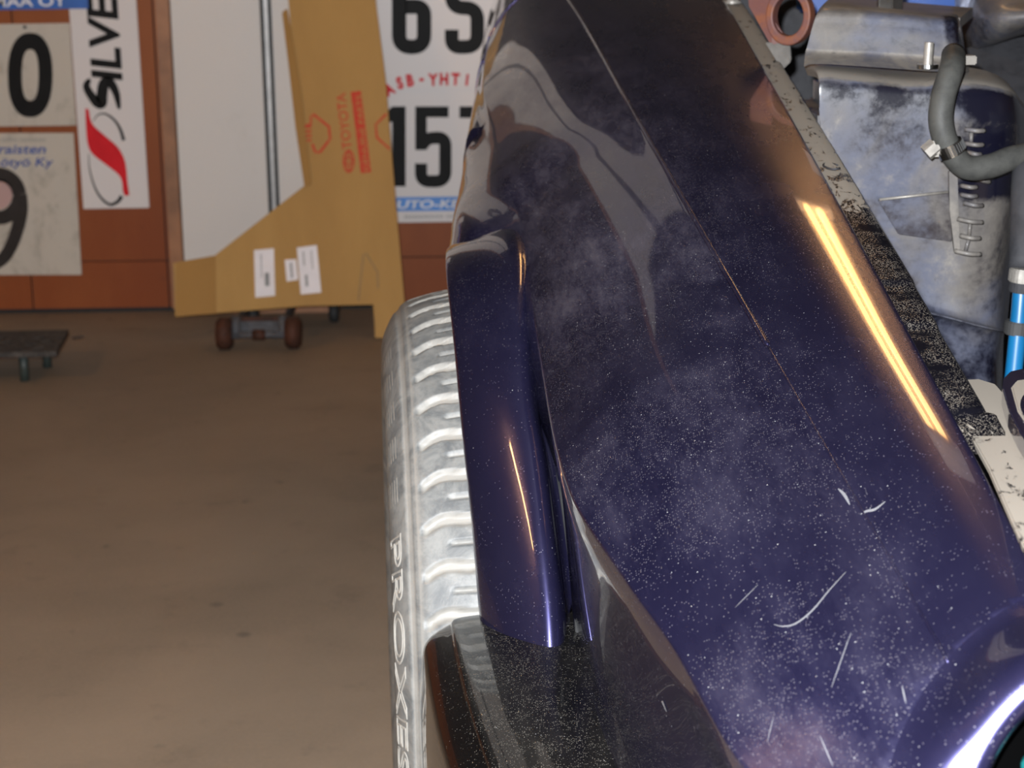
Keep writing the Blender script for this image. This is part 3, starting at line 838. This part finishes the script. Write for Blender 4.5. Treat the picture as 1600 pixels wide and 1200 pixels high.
# --- flange with the bonnet-gap bolts, on the inner edge
steps = [at_x(1375, 382, XIN).y, at_x(1408, 462, XIN).y, at_x(1478, 592, XIN).y]
def flz(y):
    z = zin(y) - 0.0015
    for i, s in enumerate(steps):
        z -= 0.0022 * (0.5 - 0.5 * math.tanh((y - s) / 0.0044))
    return z + 0.0035 * (y < -1)
ys = sorted(list(np.linspace(1.02, 2.75, 240)) + [s + d for s in steps for d in np.linspace(-0.012, 0.012, 14)])
G = []; D = []
for y in ys:
    z = flz(y); w = 0.0245 if y > steps[2] else 0.030
    G.append([(XIN - 0.002, y, z), (XIN + 0.006, y, z), (XIN + 0.014, y, z), (XIN + w - 0.002, y, z), (XIN + w, y, z - 0.0012), (XIN + w + 0.0008, y, z - 0.014)])
    d = float(np.interp(y, [1.02, 1.12, 1.30, 1.42, 1.5, 2.4], [0.36, 0.24, 0.22, 0.30, 0.50, 0.54]))
    D.append([d, d, d, d, d - 0.1, d - 0.3])
flg = grid_obj('wing_flange', G, 'flange', None, D); flg.parent = fender
flg['label'] = 'dusty stepped mounting flange'
# bolt at the far end and a bent clip scar in the dust
bp = at_z(1139, 12, zin(2.2) - 0.004)
bm = bmesh.new()
bz = flz(2.27)
cyl_bm(bm, (XIN + 0.012, 2.27, bz), (XIN + 0.012, 2.27, bz + 0.003), 0.011, 20)
cyl_bm(bm, (XIN + 0.012, 2.27, bz + 0.003), (XIN + 0.012, 2.27, bz + 0.012), 0.0075, 6)
b = bm_obj('flange_bolt', bm, 'zinc', fender)
sc = at_x(1299, 262, XIN + 0.012); sz = flz(sc.y) + 0.001
tube('clip_wire', [(XIN + 0.012 + 0.006 * math.cos(a), sc.y + 0.018 * math.sin(a), sz + 0.0004) for a in np.linspace(0.3, 5.6, 22)], 0.0009, 'dark_grey', fender, 6)

# --- arch flare: a band swept round the wheel
XL_T = [(14, -0.020), (23, -0.027), (35, -0.033), (48, -0.041), (60, -0.047), (80, -0.0565), (100, -0.060), (125, -0.060), (170, -0.055)]
XI_T = [(14, 0.040), (23, 0.041), (30, 0.037), (41, 0.029), (48, 0.022), (60, 0.020), (75, 0.022), (100, 0.016), (130, -0.010), (170, -0.035)]
def flare_pt(phi, s, lift):
    xl = float(itp(XL_T, phi)[0]); xi = float(itp(XI_T, phi)[0])
    a = math.radians(phi); R = AR + lift
    return (xl + (xi - xl) * s, WY - R * math.cos(a), WZ + R * math.sin(a))
prof = [(0.06, -0.020), (0.015, -0.006), (0.0, -0.001), (0.0, 0.004), (0.06, 0.014), (0.22, 0.031), (0.42, 0.047), (0.60, 0.058), (0.75, 0.0630), (0.86, 0.0600), (0.93, 0.050), (0.98, 0.030), (1.02, 0.0), (1.30, -0.015)]
prof = catmull(prof, 4)
G = []; D = []
N = 150
for i in range(N + 1):
    phi_n = i / N
    row = []; dr = []
    for s, l in prof:
        p0_ = 22.5 - 5.0 * math.sin(math.pi * min(1, max(0, s)) * 0.62) + (5 * max(0, s - 0.85) / 0.15)
        phi = p0_ + (172 - p0_) * phi_n
        k = 1.0
        lift = l * float(np.interp(phi, [18, 28, 40, 55, 70, 90, 110], [1.12, 1.0, 0.84, 0.66, 0.54, 0.44, 0.40]))
        row.append(flare_pt(phi, s, lift))
        dr.append(0.12 if phi < 55 else 0.22)
    G.append(row); D.append(dr)
flare = grid_obj('arch_flare', G, 'blue_paint', None, D); flare.parent = fender
flare.modifiers.new('thickness', 'SOLIDIFY').thickness = 0.0012
# pale sealing edge between flare and wing
seal = []
for phi in np.linspace(20, 47, 30):
    p = flare_pt(phi, 1.10, 0.030 * float(np.interp(phi, [20, 47], [1.2, 0.6]))); seal.append(p)
so = tube('flare_seal', seal, 0.0030, 'dull_seal', fender, 8)

# --- bumper corner
BX_I = [(0.5, 0.36), (0.62, 0.25), (0.75, 0.16), (0.9, 0.115), (1.14, 0.084), (1.34, 0.066), (1.405, 0.062)]
BX_O = [(0.5, 0.27), (0.6, 0.17), (0.7, 0.095), (0.85, 0.030), (1.0, -0.012), (1.142, -0.039), (1.244, -0.055), (1.34, -0.066), (1.405, -0.072)]
def bsec(y):
    xi = float(itp(BX_I, y)[0]); xo = float(itp(BX_O, y)[0]); w = xi - xo
    z = 0.462 - 0.02 * max(0, 1.1 - y)
    return [(xi + 0.012, z - 0.05), (xi + 0.004, z - 0.006), (xi - 0.006, z + 0.001), (xi - 0.35 * w, z + 0.005), (xo + 0.42 * w, z + 0.002), (xo + 0.20 * w, z - 0.002), (xo + 0.022, z - 0.006), (xo + 0.005, z - 0.018), (xo, z - 0.036), (xo - 0.003, z - 0.10), (xo + 0.002, z - 0.20), (xo + 0.03, z - 0.25)]
G = []; D = []
for y in list(np.linspace(0.5, 1.400, 90)):
    s = catmull(bsec(y), 5)
    G.append([(p[0], y, p[1]) for p in s])
    D.append([np.interp(j / (len(s) - 1) * 11, [0, 2, 3, 4, 5, 6, 7, 11], [0.3, 0.7, 0.9, 1.0, 0.85, 0.3, 0.05, 0.05]) for j in range(len(s))])
# rounded rear end
last = np.array(G[-1]); cen = np.array([np.mean(last[:, 0]) + 0.01, 0, 0.36])
for t in np.linspace(0.12, 1.0, 12):
    a = t * math.pi / 2
    row = []
    for p in last:
        q = p.copy(); q[1] = 1.400 + 0.030 * math.sin(a); k = 1 - (1 - math.cos(a)) * 0.16
        q[0] = cen[0] + (p[0] - cen[0]) * k; q[2] = cen[2] + (p[2] - cen[2]) * (1 - (1 - math.cos(a)) * 0.22)
        row.append(q)
    G.append(row); D.append([0.05 if t > 0.3 else d for d in D[89]])
bumper = carpart(grid_obj('front_bumper', G, 'black_paint', None, D))
bumper['label'] = 'gloss black dusty bumper corner'
bumper.modifiers.new('thickness', 'SOLIDIFY').thickness = 0.002

# --- wheel: tyre steered outwards
STEER = math.radians(4.5); WC = Vector((0.001, WY, 0.3275))
WN = Vector((-math.cos(STEER), -math.sin(STEER), 0)); WF = Vector((math.sin(STEER), -math.cos(STEER), 0))
def tp(phi, l, r):
    a = math.radians(phi); return WC + WN * l + (WF * math.cos(a) + Vector((0, 0, 1)) * math.sin(a)) * r
TPROF = [(0.092, 0.212), (0.104, 0.218), (0.110, 0.228), (0.1175, 0.245), (0.1215, 0.262), (0.1190, 0.281), (0.1105, 0.2995), (0.1035, 0.3080), (0.0985, 0.3125), (0.0900, 0.3165), (0.06, 0.3235), (0.03, 0.3265), (0.0, 0.3275)]
half = catmull(TPROF, 6)
fine = [p for p in half if p[0] > 0.1 or p[1] < 0.3]
ls = list(np.linspace(0.099, -0.099, 64))
hr = np.array([[p[0], p[1]] for p in half if p[1] > 0.3])
def rad_of(l): 
    o_ = np.argsort(hr[:, 0]); return float(np.interp(abs(l), hr[o_, 0], hr[o_, 1]))
prof_t = [tuple(p) for p in fine if p[0] > 0.0995 or p[1] < 0.305] + [(l, rad_of(l)) for l in ls] + [(-p[0], p[1]) for p in reversed([tuple(p) for p in fine if p[0] > 0.0995 or p[1] < 0.305])]
NB = 52; pitch = 360.0 / NB; NA = 1144
PA = np.array(prof_t)
G = np.zeros((NA, len(prof_t), 3)); D = np.zeros((NA, len(prof_t)))
for i in range(NA):
    phi = 360.0 * i / NA
    for j, (l, r) in enumerate(prof_t):
        dep = 0.0; du = 0.0
        if abs(l) < 0.0995:
            al = 0.0995 - abs(l)       # from shoulder inwards
            off = 0.9 * math.sin(al * 95) + al * 62 * (1 if al > 0.012 else 0.75)
            q = ((phi - off + (0 if l > 0 else 3)) / pitch) % 1.0
            dq = min(q, 1 - q) * pitch * math.pi / 180 * 0.318
            if 0.004 < al < 0.058 or al > 0.072:
                wdt = 0.0030 + 0.0008 * math.sin(al * 60)
                k = max(0.0, min(1.0, (wdt + 0.0012 - dq) / 0.0012)); dep = max(dep, 0.0045 * k); du = max(du, 0.95 * max(0, min(1, (wdt + 0.003 - dq) / 0.002)))
            # short secondary slit
            q2 = (q + 0.5) % 1.0; dq2 = min(q2, 1 - q2) * pitch * math.pi / 180 * 0.318
            if 0.028 < al < 0.045 and dq2 < 0.0016: dep = max(dep, 0.003); du = max(du, 0.6)
            if 0.058 <= al <= 0.072: dep = max(dep, 0.007); du = max(du, 0.3)
            if 0.0 < al < 0.0035: du = max(du, 0.55)
        if 0.3045 < r < 0.3085 and l > 0.1: dep = max(dep, 0.0012); du = max(du, 0.5)
        if 0.2575 < r < 0.2595 and l > 0.1: du = max(du, 0.4)
        p = tp(phi, l, r - dep)
        G[i, j] = p; D[i, j] = du
ob = grid_obj('tyre', np.concatenate([G, G[:1]], 0), 'tyre', None, np.concatenate([D, D[:1]], 0))
tyre = carpart(ob)
tyre['label'] = 'pale dust-covered tyre with raised lettering'
# raised outlined lettering, reading down the front of the tyre
hr2 = np.array([[p[0], p[1]] for p in half])
def side_l(r): 
    sel = hr2[(hr2[:, 1] < 0.309)]; o_ = np.argsort(sel[:, 1]); return float(np.interp(r, sel[o_, 1], sel[o_, 0]))
def tyre_text(s, phi0, r0, height, arc, outline, bold=0.0, name='raised_lettering'):
    v, f = text_data(s, 1.0, bold, 0.0, outline)
    mn = v.min(0); mx = v.max(0); P = []
    for p in v:
        x = (p[0] - mn[0]) / (mx[0] - mn[0]); y = (p[1] - mn[1]) / (mx[1] - mn[1])
        r = r0 + y * height; lz = p[2] * height / max(1e-6, (mx[1] - mn[1])) if outline else 0.0006
        P.append(tp(phi0 - x * arc, side_l(r) + 0.0004 + (lz if outline else 0.0006), r))
    o = pyobj(name, P, f, 'tyre_letter', None); o.parent = tyre; return o
tyre_text('PROXES', 36.5, 0.2755, 0.021, 40, 0.022)
tyre_text('PXT1S-1', 22.0, 0.2615, 0.008, 17, 0.0, 0.02)
# hatched lozenges above the lettering
for k, ph in enumerate((44, 52, 60, 68.5, 77)):
    P = []; F = []
    for j in range(5):
        r = 0.2775 + j * 0.0042
        a0 = ph - 2.2; a1 = ph + 2.2
        b = len(P)
        for aa in np.linspace(a0, a1, 6):
            for rr in (r, r + 0.0014):
                P.append(tp(aa, side_l(rr) + 0.0011, rr))
        F += [(b + 2 * q, b + 2 * q + 1, b + 2 * q + 3, b + 2 * q + 2) for q in range(5)]
    h = pyobj('raised_hatching', P, F, 'tyre_letter', None); h.parent = tyre
# rim
bm = bmesh.new()
ringp = [(0.094, 0.216), (0.098, 0.212), (0.094, 0.206), (0.08, 0.198), (0.0, 0.19), (-0.09, 0.21)]
RG = [[tp(360 * i / 72, l, r) for l, r in ringp] for i in range(73)]
rim = grid_obj('rim', RG, 'alu', None); rim.parent = tyre
bm.free()
bm = bmesh.new()
cyl_bm(bm, WC + WN * 0.05, WC + WN * 0.075, 0.06, 32)
for k in range(5):
    a = 2 * math.pi * k / 5
    d = WF * math.cos(a) + Vector((0, 0, 1)) * math.sin(a); tdir = WN.cross(d)
    Mx = Matrix((d, tdir, WN)).transposed()
    box_bm(bm, WC + WN * 0.062 + d * 0.125, (0.15, 0.045, 0.02), Mx)
sp = bm_obj('rim_spokes', bm, 'alu', tyre, bevel=0.004)

# --- engine bay: strut tower behind the flange
TY = 1.72
def tf(u, v, dy=0.0): 
    p = at_y(u, v, TY + dy); return p
# front face as a lofted surface (pixel-measured outline, real depth): rows from shelf edge down
rows = [
    ([(1228, 118), (1262, 98), (1330, 100), (1420, 108), (1500, 104), (1560, 118), (1590, 150)], 0.085),
    ([(1228, 122), (1262, 106), (1330, 110), (1420, 120), (1500, 118), (1570, 130), (1596, 158)], 0.03),
    ([(1230, 132), (1264, 118), (1330, 122), (1420, 131), (1500, 130), (1575, 142), (1602, 168)], 0.008),
    ([(1235, 150), (1268, 140), (1335, 142), (1422, 150), (1503, 152), (1578, 165), (1606, 190)], 0.0),
    ([(1250, 215), (1290, 215), (1350, 215), (1430, 215), (1510, 215), (1580, 220), (1606, 230)], 0.0),
    ([(1290, 300), (1320, 300), (1370, 300), (1440, 300), (1515, 300), (1575, 302), (1600, 306)], 0.005),
    ([(1330, 380), (1360, 380), (1400, 380), (1450, 382), (1520, 385), (1565, 388), (1586, 390)], 0.010),
    ([(1380, 470), (1400, 470), (1430, 472), (1470, 480), (1520, 492), (1560, 500), (1574, 502)], 0.012),
    ([(1400, 485), (1420, 485), (1445, 488), (1480, 496), (1525, 508), (1560, 516), (1572, 518)], -0.004),
    ([(1410, 505), (1430, 505), (1455, 508), (1490, 515), (1530, 524), (1558, 530), (1568, 532)], 0.012),
    ([(1420, 640), (1440, 640), (1465, 640), (1500, 640), (1530, 642), (1555, 644), (1566, 646)], 0.03),
    ([(1420, 760), (1440, 760), (1465, 760), (1500, 760), (1530, 760), (1555, 760), (1566, 760)], 0.05),
]
ctrl = []
for pts_, dy in rows:
    ctrl.append([at_y(u, v, TY + dy + (0.10 if k == 6 else (0.018 if k == 5 else 0.0)) + (0.0)) for k, (u, v) in enumerate(pts_)])
for r in ctrl:
    for q in r: q.x = max(q.x, 0.279)
cols = [catmull(r, 6) for r in ctrl]
G = [catmull([c[j] for c in cols], 5) for j in range(len(cols[0]))]
D = []
for col in G:
    row = []
    for kk, p in enumerate(col):
        z = p[2]; x = p[0]
        d = float(np.interp(kk / 5, [0, 2.0, 2.35, 2.7, 3.2, 3.6, 5, 7, 8, 9, 11], [1.0, 1.0, 0.75, 0.34, 0.38, 0.62, 0.60, 0.60, 0.56, 0.42, 0.40]))
        if 1.9 < kk / 5 < 5.2: d -= 0.32 * max(0.0, min(1.0, (x - 0.40) / 0.02))
        row.append(d)
    D.append(row)
tower = carpart(grid_obj('strut_tower', G, 'bay', None, D))
tower['label'] = 'dusty dark blue strut tower'
def tsub(o): o.parent = tower; o.location = (0, 0, 0); return o
# upper turret, set back
crow = [
    ([(1285, 8), (1300, 4), (1380, 12), (1460, 20), (1492, 22), (1500, 30)], 0.12),
    ([(1278, 18), (1294, 14), (1380, 20), (1462, 28), (1495, 32), (1503, 44)], 0.065),
    ([(1270, 40), (1290, 38), (1380, 42), (1464, 50), (1498, 55), (1506, 65)], 0.055),
    ([(1262, 70), (1284, 72), (1380, 76), (1466, 82), (1502, 86), (1510, 92)], 0.05),
    ([(1258, 84), (1282, 85), (1380, 90), (1466, 96), (1506, 99), (1516, 104)], 0.045),
    ([(1256, 104), (1282, 100), (1380, 106), (1466, 112), (1508, 112), (1520, 114)], 0.02),
]
ctrl = [[at_y(u, v, TY + dy + (0.10 if k == 5 else (0.012 if k == 4 else 0))) for k, (u, v) in enumerate(p)] for p, dy in crow]
cols = [catmull(r, 6) for r in ctrl]
G = [catmull([c[j] for c in cols], 5) for j in range(len(cols[0]))]
D = [[0.85 if k < 5 else (0.60 if k < 17 else 0.8) for k in range(len(c))] for c in G]
for j, c in enumerate(G):
    if j > 19:
        for k in range(3, 14): D[j][k] = 0.40
turret = tsub(grid_obj('tower_turret', G, 'bay', None, D))
# turret and tower top plates
ptop = [at_y(u, v, TY + dy) for u, v, dy in ((1285, 8, 0.12), (1500, 28, 0.14), (1520, 12, 0.34), (1300, -6, 0.34))]
o = prism('turret_top', ptop, (0, 0, -0.01), 'bay'); set_dust(o, lambda c: 0.9); tsub(o)
# top nut, stud with washer
ctr = at_y(1390, 6, TY + 0.20)
bm = bmesh.new(); cyl_bm(bm, ctr + Vector((0, 0, -0.012)), ctr + Vector((0, 0, 0.03)), 0.0135, 6); tsub(bm_obj('top_nut', bm, 'steel', bevel=0.001))
sb = at_y(1449, 103, TY + 0.012); stt = at_y(1452, 66, TY + 0.012)
bm = bmesh.new(); cyl_bm(bm, sb, stt, 0.0042, 16); tsub(bm_obj('stud', bm, 'zinc'))
bm = bmesh.new(); cyl_bm(bm, sb + Vector((0, 0, -0.002)), sb + Vector((0, 0, 0.0015)), 0.0095, 24); tsub(bm_obj('washer', bm, 'steel'))
# small square tab right of the hose mouth
a_ = at_y(1512, 93, TY + 0.03)
o = box('tab', a_, (0.012, 0.02, 0.008), 'bay', None, 0.001); set_dust(o, lambda c: 0.8); tsub(o)
# loom channel with clip rungs
ch = [tf(1483, 268, -0.003), tf(1496, 268, -0.003), tf(1500, 392, 0.003), tf(1492, 395, 0.003), tf(1484, 330, 0.0)]
o = prism('channel_edge', ch, (0, 0.01, 0), 'bay'); set_dust(o, lambda c: 0.75); tsub(o)
for (u0, v0, u1, v1) in ((1508, 202, 1538, 206), (1508, 224, 1536, 228), (1512, 238, 1532, 243), (1522, 277, 1546, 286), (1502, 290, 1526, 294), (1502, 304, 1526, 308), (1506, 317, 1535, 323), (1496, 342, 1535, 349), (1500, 368, 1531, 374), (1492, 392, 1532, 399)):
    c0 = tf(u0, v0, -0.003); c1_ = tf(u1, v1, -0.003)
    bm = bmesh.new(); tube_bm(bm, catmull([c0, (c0 + c1_) / 2 + Vector((0, -0.006, 0.0004)), c1_ + Vector((0, 0, 0.001))], 4), 0.0021, 8)
    o = bm_obj('loom_clip', bm, 'bay', smooth=True); set_dust(o, lambda c: 0.72); tsub(o)
for (u0, v0, u1, v1) in ((1518, 206, 1517, 226), (1516, 346, 1514, 370), (1514, 372, 1508, 394)):
    o = tube('loom_web', [tf(u0, v0, -0.002), tf(u1, v1, -0.002)], 0.0018, 'bay', None, 8); set_dust(o, lambda c: 0.6); tsub(o)
# flat dark bracket plate
o = prism('bracket_plate', [tf(1372, 313, -0.006), tf(1482, 300, -0.004), tf(1488, 378, 0.002), tf(1404, 366, -0.002)], (0, 0.006, 0), 'bay', None, 0.0008); set_dust(o, lambda c: 0.42); tsub(o)
o = tube('bracket_lit_edge', [tf(1374, 312, -0.008), tf(1481, 300, -0.006)], 0.0013, 'zinc', None, 8); tsub(o)  # bright strip standing in for the plate's lit top edge

# --- hose with worm clamp
hp = [at_y(1490, 86, TY + 0.02), at_y(1487, 108, TY - 0.03), at_y(1474, 150, TY - 0.045), at_y(1470, 190, TY - 0.05), at_y(1481, 228, TY - 0.05), at_y(1508, 260, TY - 0.045), at_y(1545, 260, TY - 0.04), at_y(1585, 246, TY - 0.03), at_y(1640, 238, TY - 0.01), at_y(1720, 236, TY)]
hose = carpart(tube('coolant_hose', catmull(hp, 8), 0.0108, 'hose', None, 20))
hose['label'] = 'grey rubber hose'
cpos = at_y(1485, 232, TY - 0.05); cdir = (at_y(1490, 244, TY - 0.049) - at_y(1478, 218, TY - 0.05)).normalized()
bm = bmesh.new(); cyl_bm(bm, cpos - cdir * 0.0055, cpos + cdir * 0.0055, 0.0122, 28); k = bm_obj('clamp_band', bm, 'steel', hose)
for i in range(9):
    a = -2.2 + i * 0.33
    ort = cdir.orthogonal().normalized(); bt = cdir.cross(ort)
    side = Vector((0, -1, 0)); side = (side - cdir * side.dot(cdir)).normalized(); sd = cdir.cross(side)
    d = side * math.cos(a * 0.6) + sd * math.sin(a * 0.6)
    q = cpos + d * 0.0123
    bm = bmesh.new(); box_bm(bm, q, (0.0006, 0.0009, 0.008), Matrix((sd, d, cdir)).transposed()); bm_obj('clamp_slot', bm, 'rubber', hose)
sc_ = at_y(1461, 232, TY - 0.052)
bm = bmesh.new(); box_bm(bm, sc_, (0.012, 0.012, 0.014)); bm_obj('clamp_screw_housing', bm, 'zinc', hose, bevel=0.003)
sc2 = at_y(1454, 234, TY - 0.055)
bm = bmesh.new(); cyl_bm(bm, sc2 + Vector((0.004, 0, 0.004)), sc2 + Vector((-0.004, 0, -0.003)), 0.0075, 6); bm_obj('clamp_screw', bm, 'zinc', hose)

# --- blue tube and its fittings at the right
bt = [at_y(1598, 425, TY - 0.08), at_y(1592, 500, TY - 0.085), at_y(1583, 590, TY - 0.09), at_y(1575, 660, TY - 0.095)]
blue = carpart(tube('blue_tube', catmull(bt, 5), 0.0075, 'blue_tube', None, 18))
blue['label'] = 'bright blue tube'
for u, v, r, m_ in ((1597, 430, 0.0115, 'zinc'), (1596, 446, 0.0105, 'dark_grey'), (1590, 512, 0.0115, 'rubber')):
    c = at_y(u, v, TY - 0.083); bm = bmesh.new(); cyl_bm(bm, c + Vector((0.0005, 0, 0.006)), c - Vector((0.0005, 0, 0.006)), r, 24)
    bm_obj('tube_collar', bm, m_, blue, bevel=0.001)
up_ = [at_y(1598, 420, TY - 0.08), at_y(1600, 340, TY - 0.06), at_y(1602, 280, TY - 0.04), at_y(1606, 250, TY - 0.02)]
carpart(tube('grey_damper_tube', catmull(up_, 5), 0.012, 'dark_grey', None, 20))

# --- rusty lifting eye behind the flange
ec = at_y(1235, 25, 1.95)
bm = bmesh.new()
nrm = Vector((-0.55, -1.0, 0.05)).normalized(); ax1 = Vector((0, 0, 1)); ax1 = (ax1 - nrm * ax1.dot(nrm)).normalized(); ax2 = nrm.cross(ax1)
ringpts = []
for i in range(40):
    a = 2 * math.pi * i / 40; d = ax2 * math.cos(a) * 0.82 + ax1 * math.sin(a)
    ringpts.append((ec + d * 0.0195, ec + d * 0.029, d))
V = []; F = []
for (pi, po, d) in ringpts:
    V += [pi - nrm * -0.008, po - nrm * -0.008, po - nrm * 0.008, pi - nrm * 0.008]
for i in range(40):
    j = (i + 1) % 40
    for a in range(4):
        b2 = (a + 1) % 4; F.append((4 * i + a, 4 * j + a, 4 * j + b2, 4 * i + b2))
bm.free()
eye = carpart(pyobj('lifting_eye', V, F, 'rust', None))
bv = eye.modifiers.new('soft_edge', 'BEVEL'); bv.width = 0.0018; bv.segments = 2; bv.limit_method = 'ANGLE'
eye['label'] = 'rusty reddish lifting eye'
arm = [at_y(1166, -30, 1.97), at_y(1206, -30, 1.955), at_y(1208, 30, 1.955), at_y(1232, 66, 1.95), at_y(1205, 72, 1.955), at_y(1170, 10, 1.97)]
o = prism('eye_arm', arm, (0.003, 0.012, 0), 'rust', eye, 0.0012)
foot_ = [at_y(1195, 66, 1.955), at_y(1234, 70, 1.95), at_y(1236, 96, 1.95), at_y(1222, 110, 1.95)]
o = prism('eye_foot', foot_, (0.003, 0.012, 0), 'dusty_metal', eye, 0.0012)

# --- things deeper in the bay
bx = [at_y(1255, -40, 2.35), at_y(1500, -60, 2.35), at_y(1500, 30, 2.35), at_y(1255, 22, 2.35)]
carpart(prism('blue_cover', bx, (0, 0.06, 0), 'blue_cover', None, 0.004))
rp = [[at_y(u, v, y) for u, v, y in r] for r in (
    [(1490, -30, 2.3), (1540, -30, 2.22), (1600, -30, 2.2), (1680, -30, 2.2)],
    [(1492, 4, 2.28), (1540, 2, 2.14), (1600, 0, 2.10), (1680, -4, 2.1)],
    [(1494, 40, 2.26), (1540, 32, 2.10), (1600, 26, 2.06), (1680, 18, 2.06)],
    [(1504, 80, 2.25), (1545, 68, 2.14), (1600, 50, 2.10), (1680, 30, 2.1)],
    [(1506, 86, 2.32), (1545, 73, 2.26), (1600, 55, 2.2), (1680, 34, 2.2)])]
cols = [catmull(r, 5) for r in rp]
G = [catmull([c[j] for c in cols], 5) for j in range(len(cols[0]))]
cv = carpart(grid_obj('heat_shield', G, 'bay', None, np.full((len(G), len(G[0])), 0.55)))
cv.modifiers.new('thickness', 'SOLIDIFY').thickness = 0.003
carpart(box('firewall', (0.72, 2.47, 0.62), (0.92, 0.03, 0.55), 'dark_grey', None, 0.01))
carpart(box('bay_floor', (0.72, 1.75, 0.28), (0.92, 1.45, 0.02), 'dark', None))
carpart(box('inner_wing', (0.262, 1.80, 0.44), (0.004, 1.28, 0.30), 'dark_grey', None))
dp = prism('bay_side_panel', [at_y(1510, 75, 2.2), at_y(1690, 40, 2.2), at_y(1690, 300, 2.0), at_y(1560, 300, 2.0)], (0, 0.02, -0.005), 'dark_grey', None)
carpart(dp)
# far side of the bay and the other wing, outside the frame
carpart(box('far_inner_wing', (1.19, 1.70, 0.56), (0.03, 1.5, 0.5), 'dark_grey', None, 0.008))
o = box('tower_body', (0.362, 1.93, 0.55), (0.13, 0.20, 0.54), 'bay', None, 0.02); set_dust(o, lambda c: 0.5); tsub(o)
carpart(box('front_crossmember', (0.79, 0.98, 0.675), (0.80, 0.07, 0.03), 'dark_grey', None, 0.006))
# --- front panel and its bracket
fz = flz(1.05)
pp = [(1478, 594), (1530, 592), (1556, 600), (1572, 618), (1640, 700), (1700, 860), (1620, 900), (1545, 730), (1500, 650)]
poly = [at_z(u, v, fz - 0.001) for u, v in pp]
fp = prism('front_panel', poly, (0, 0, -0.004), 'flange', None, 0.0008); set_dust(fp, lambda c: 0.50 + 0.2 * min(1, max(0, (c.x - 0.27) / 0.03))); carpart(fp)
fp['label'] = 'pale dusty front panel'
bz_ = fz + 0.012
bo = [(1566, 606), (1568, 590), (1578, 580), (1596, 576), (1640, 580), (1690, 620), (1690, 720), (1618, 715), (1592, 672), (1576, 640)]
br = prism('lock_bracket', [at_z(u, v, bz_) for u, v in bo], (0, 0, -0.011), 'blue_paint', None, 0.0025); set_dust(br, lambda c: 0.2); carpart(br)
bd = [(1580, 604), (1588, 594), (1604, 592), (1640, 600), (1660, 650), (1640, 690), (1612, 672), (1590, 640)]
o = prism('bracket_face', [at_z(u, v, bz_ + 0.0012) for u, v in bd], (0, 0, -0.002), 'flange', br, 0.0008); set_dust(o, lambda c: 0.9)
ho = [tuple(p) for p in ell(1610, 632, 16, 20, 0, 360, 18)][:-1]
o = prism('bracket_hole', [at_z(u, v, bz_ + 0.0022) for u, v in ho], (0, 0, -0.0015), 'blue_paint', br); set_dust(o, lambda c: 0.1)

# --- scratches and chips on the paint, laid on the real surface
dg = bpy.context.evaluated_depsgraph_get()
def bvh_of(*objs):
    V = []; F = []
    for o in objs:
        b0 = len(V); V += [v.co[:] for v in o.data.vertices]; F += [tuple(b0 + i for i in p.vertices) for p in o.data.polygons]
    return BVHTree.FromPolygons(V, F)
bv_f = bvh_of(fender, nose); bv_b = bvh_of(bumper)
def scratch(path, w, parent, bv, m='ink_white', n=8):
    P = [np.array(p, float) for p in path]
    if len(P) > 2: P = catmull(P, n)
    else: P = [P[0] + (P[1] - P[0]) * t for t in np.linspace(0, 1, n)]
    k = len(P); ww = [w * (0.25 + 0.75 * math.sin(math.pi * (i + 0.5) / k)) for i in range(k)]
    v2, f = ribbon2d(P, ww); V = []
    for p in v2:
        h = bv.ray_cast(CAM, ray(p[0], p[1]).normalized())
        if h[0] is None: return
        nn = h[1] if h[1].dot(ray(p[0], p[1])) < 0 else -h[1]
        V.append(h[0] + nn * 0.0006)
    o = pyobj('scratch', V, f, m, None); o.parent = parent
MAT['scratch'] = simple('scratched_paint', (0.11, 0.11, 0.12), 0.6)
scratch([(1210, 977), (1225, 980), (1245, 975), (1270, 955), (1295, 925), (1322, 895)], 2.4, fender, bv_f, 'scratch')
scratch([(1330, 990), (1300, 1075)], 1.4, fender, bv_f, 'scratch')
scratch([(1282, 1150), (1303, 1198)], 1.6, fender, bv_f, 'scratch')
scratch([(1345, 805), (1355, 800), (1368, 797), (1384, 785)], 4.0, fender, bv_f, 'scratch')
scratch([(1410, 1073), (1416, 1100)], 2.2, fender, bv_f, 'scratch')
scratch([(1150, 950), (1185, 915)], 1.0, fender, bv_f, 'scratch')
scratch([(1210, 1120), (1200, 1160)], 1.0, fender, bv_f, 'scratch')
scratch([(1040, 1105), (1036, 1095), (1043, 1112)], 2.5, fender, bv_f, 'scratch')
scratch([(1310, 765), (1320, 775), (1328, 790)], 5.0, fender, bv_f, 'scratch')
scratch([(1494, 655), (1497, 672), (1510, 685)], 5.0, fender, bv_f, 'scratch')
scratch([(1455, 585), (1462, 600), (1470, 608)], 6.0, fender, bv_f, 'scratch')
scratch([(820, 1117), (860, 1122), (905, 1133)], 1.6, bumper, bv_b, 'scratch')
scratch([(800, 1065), (830, 1058)], 2.0, bumper, bv_b, 'scratch')
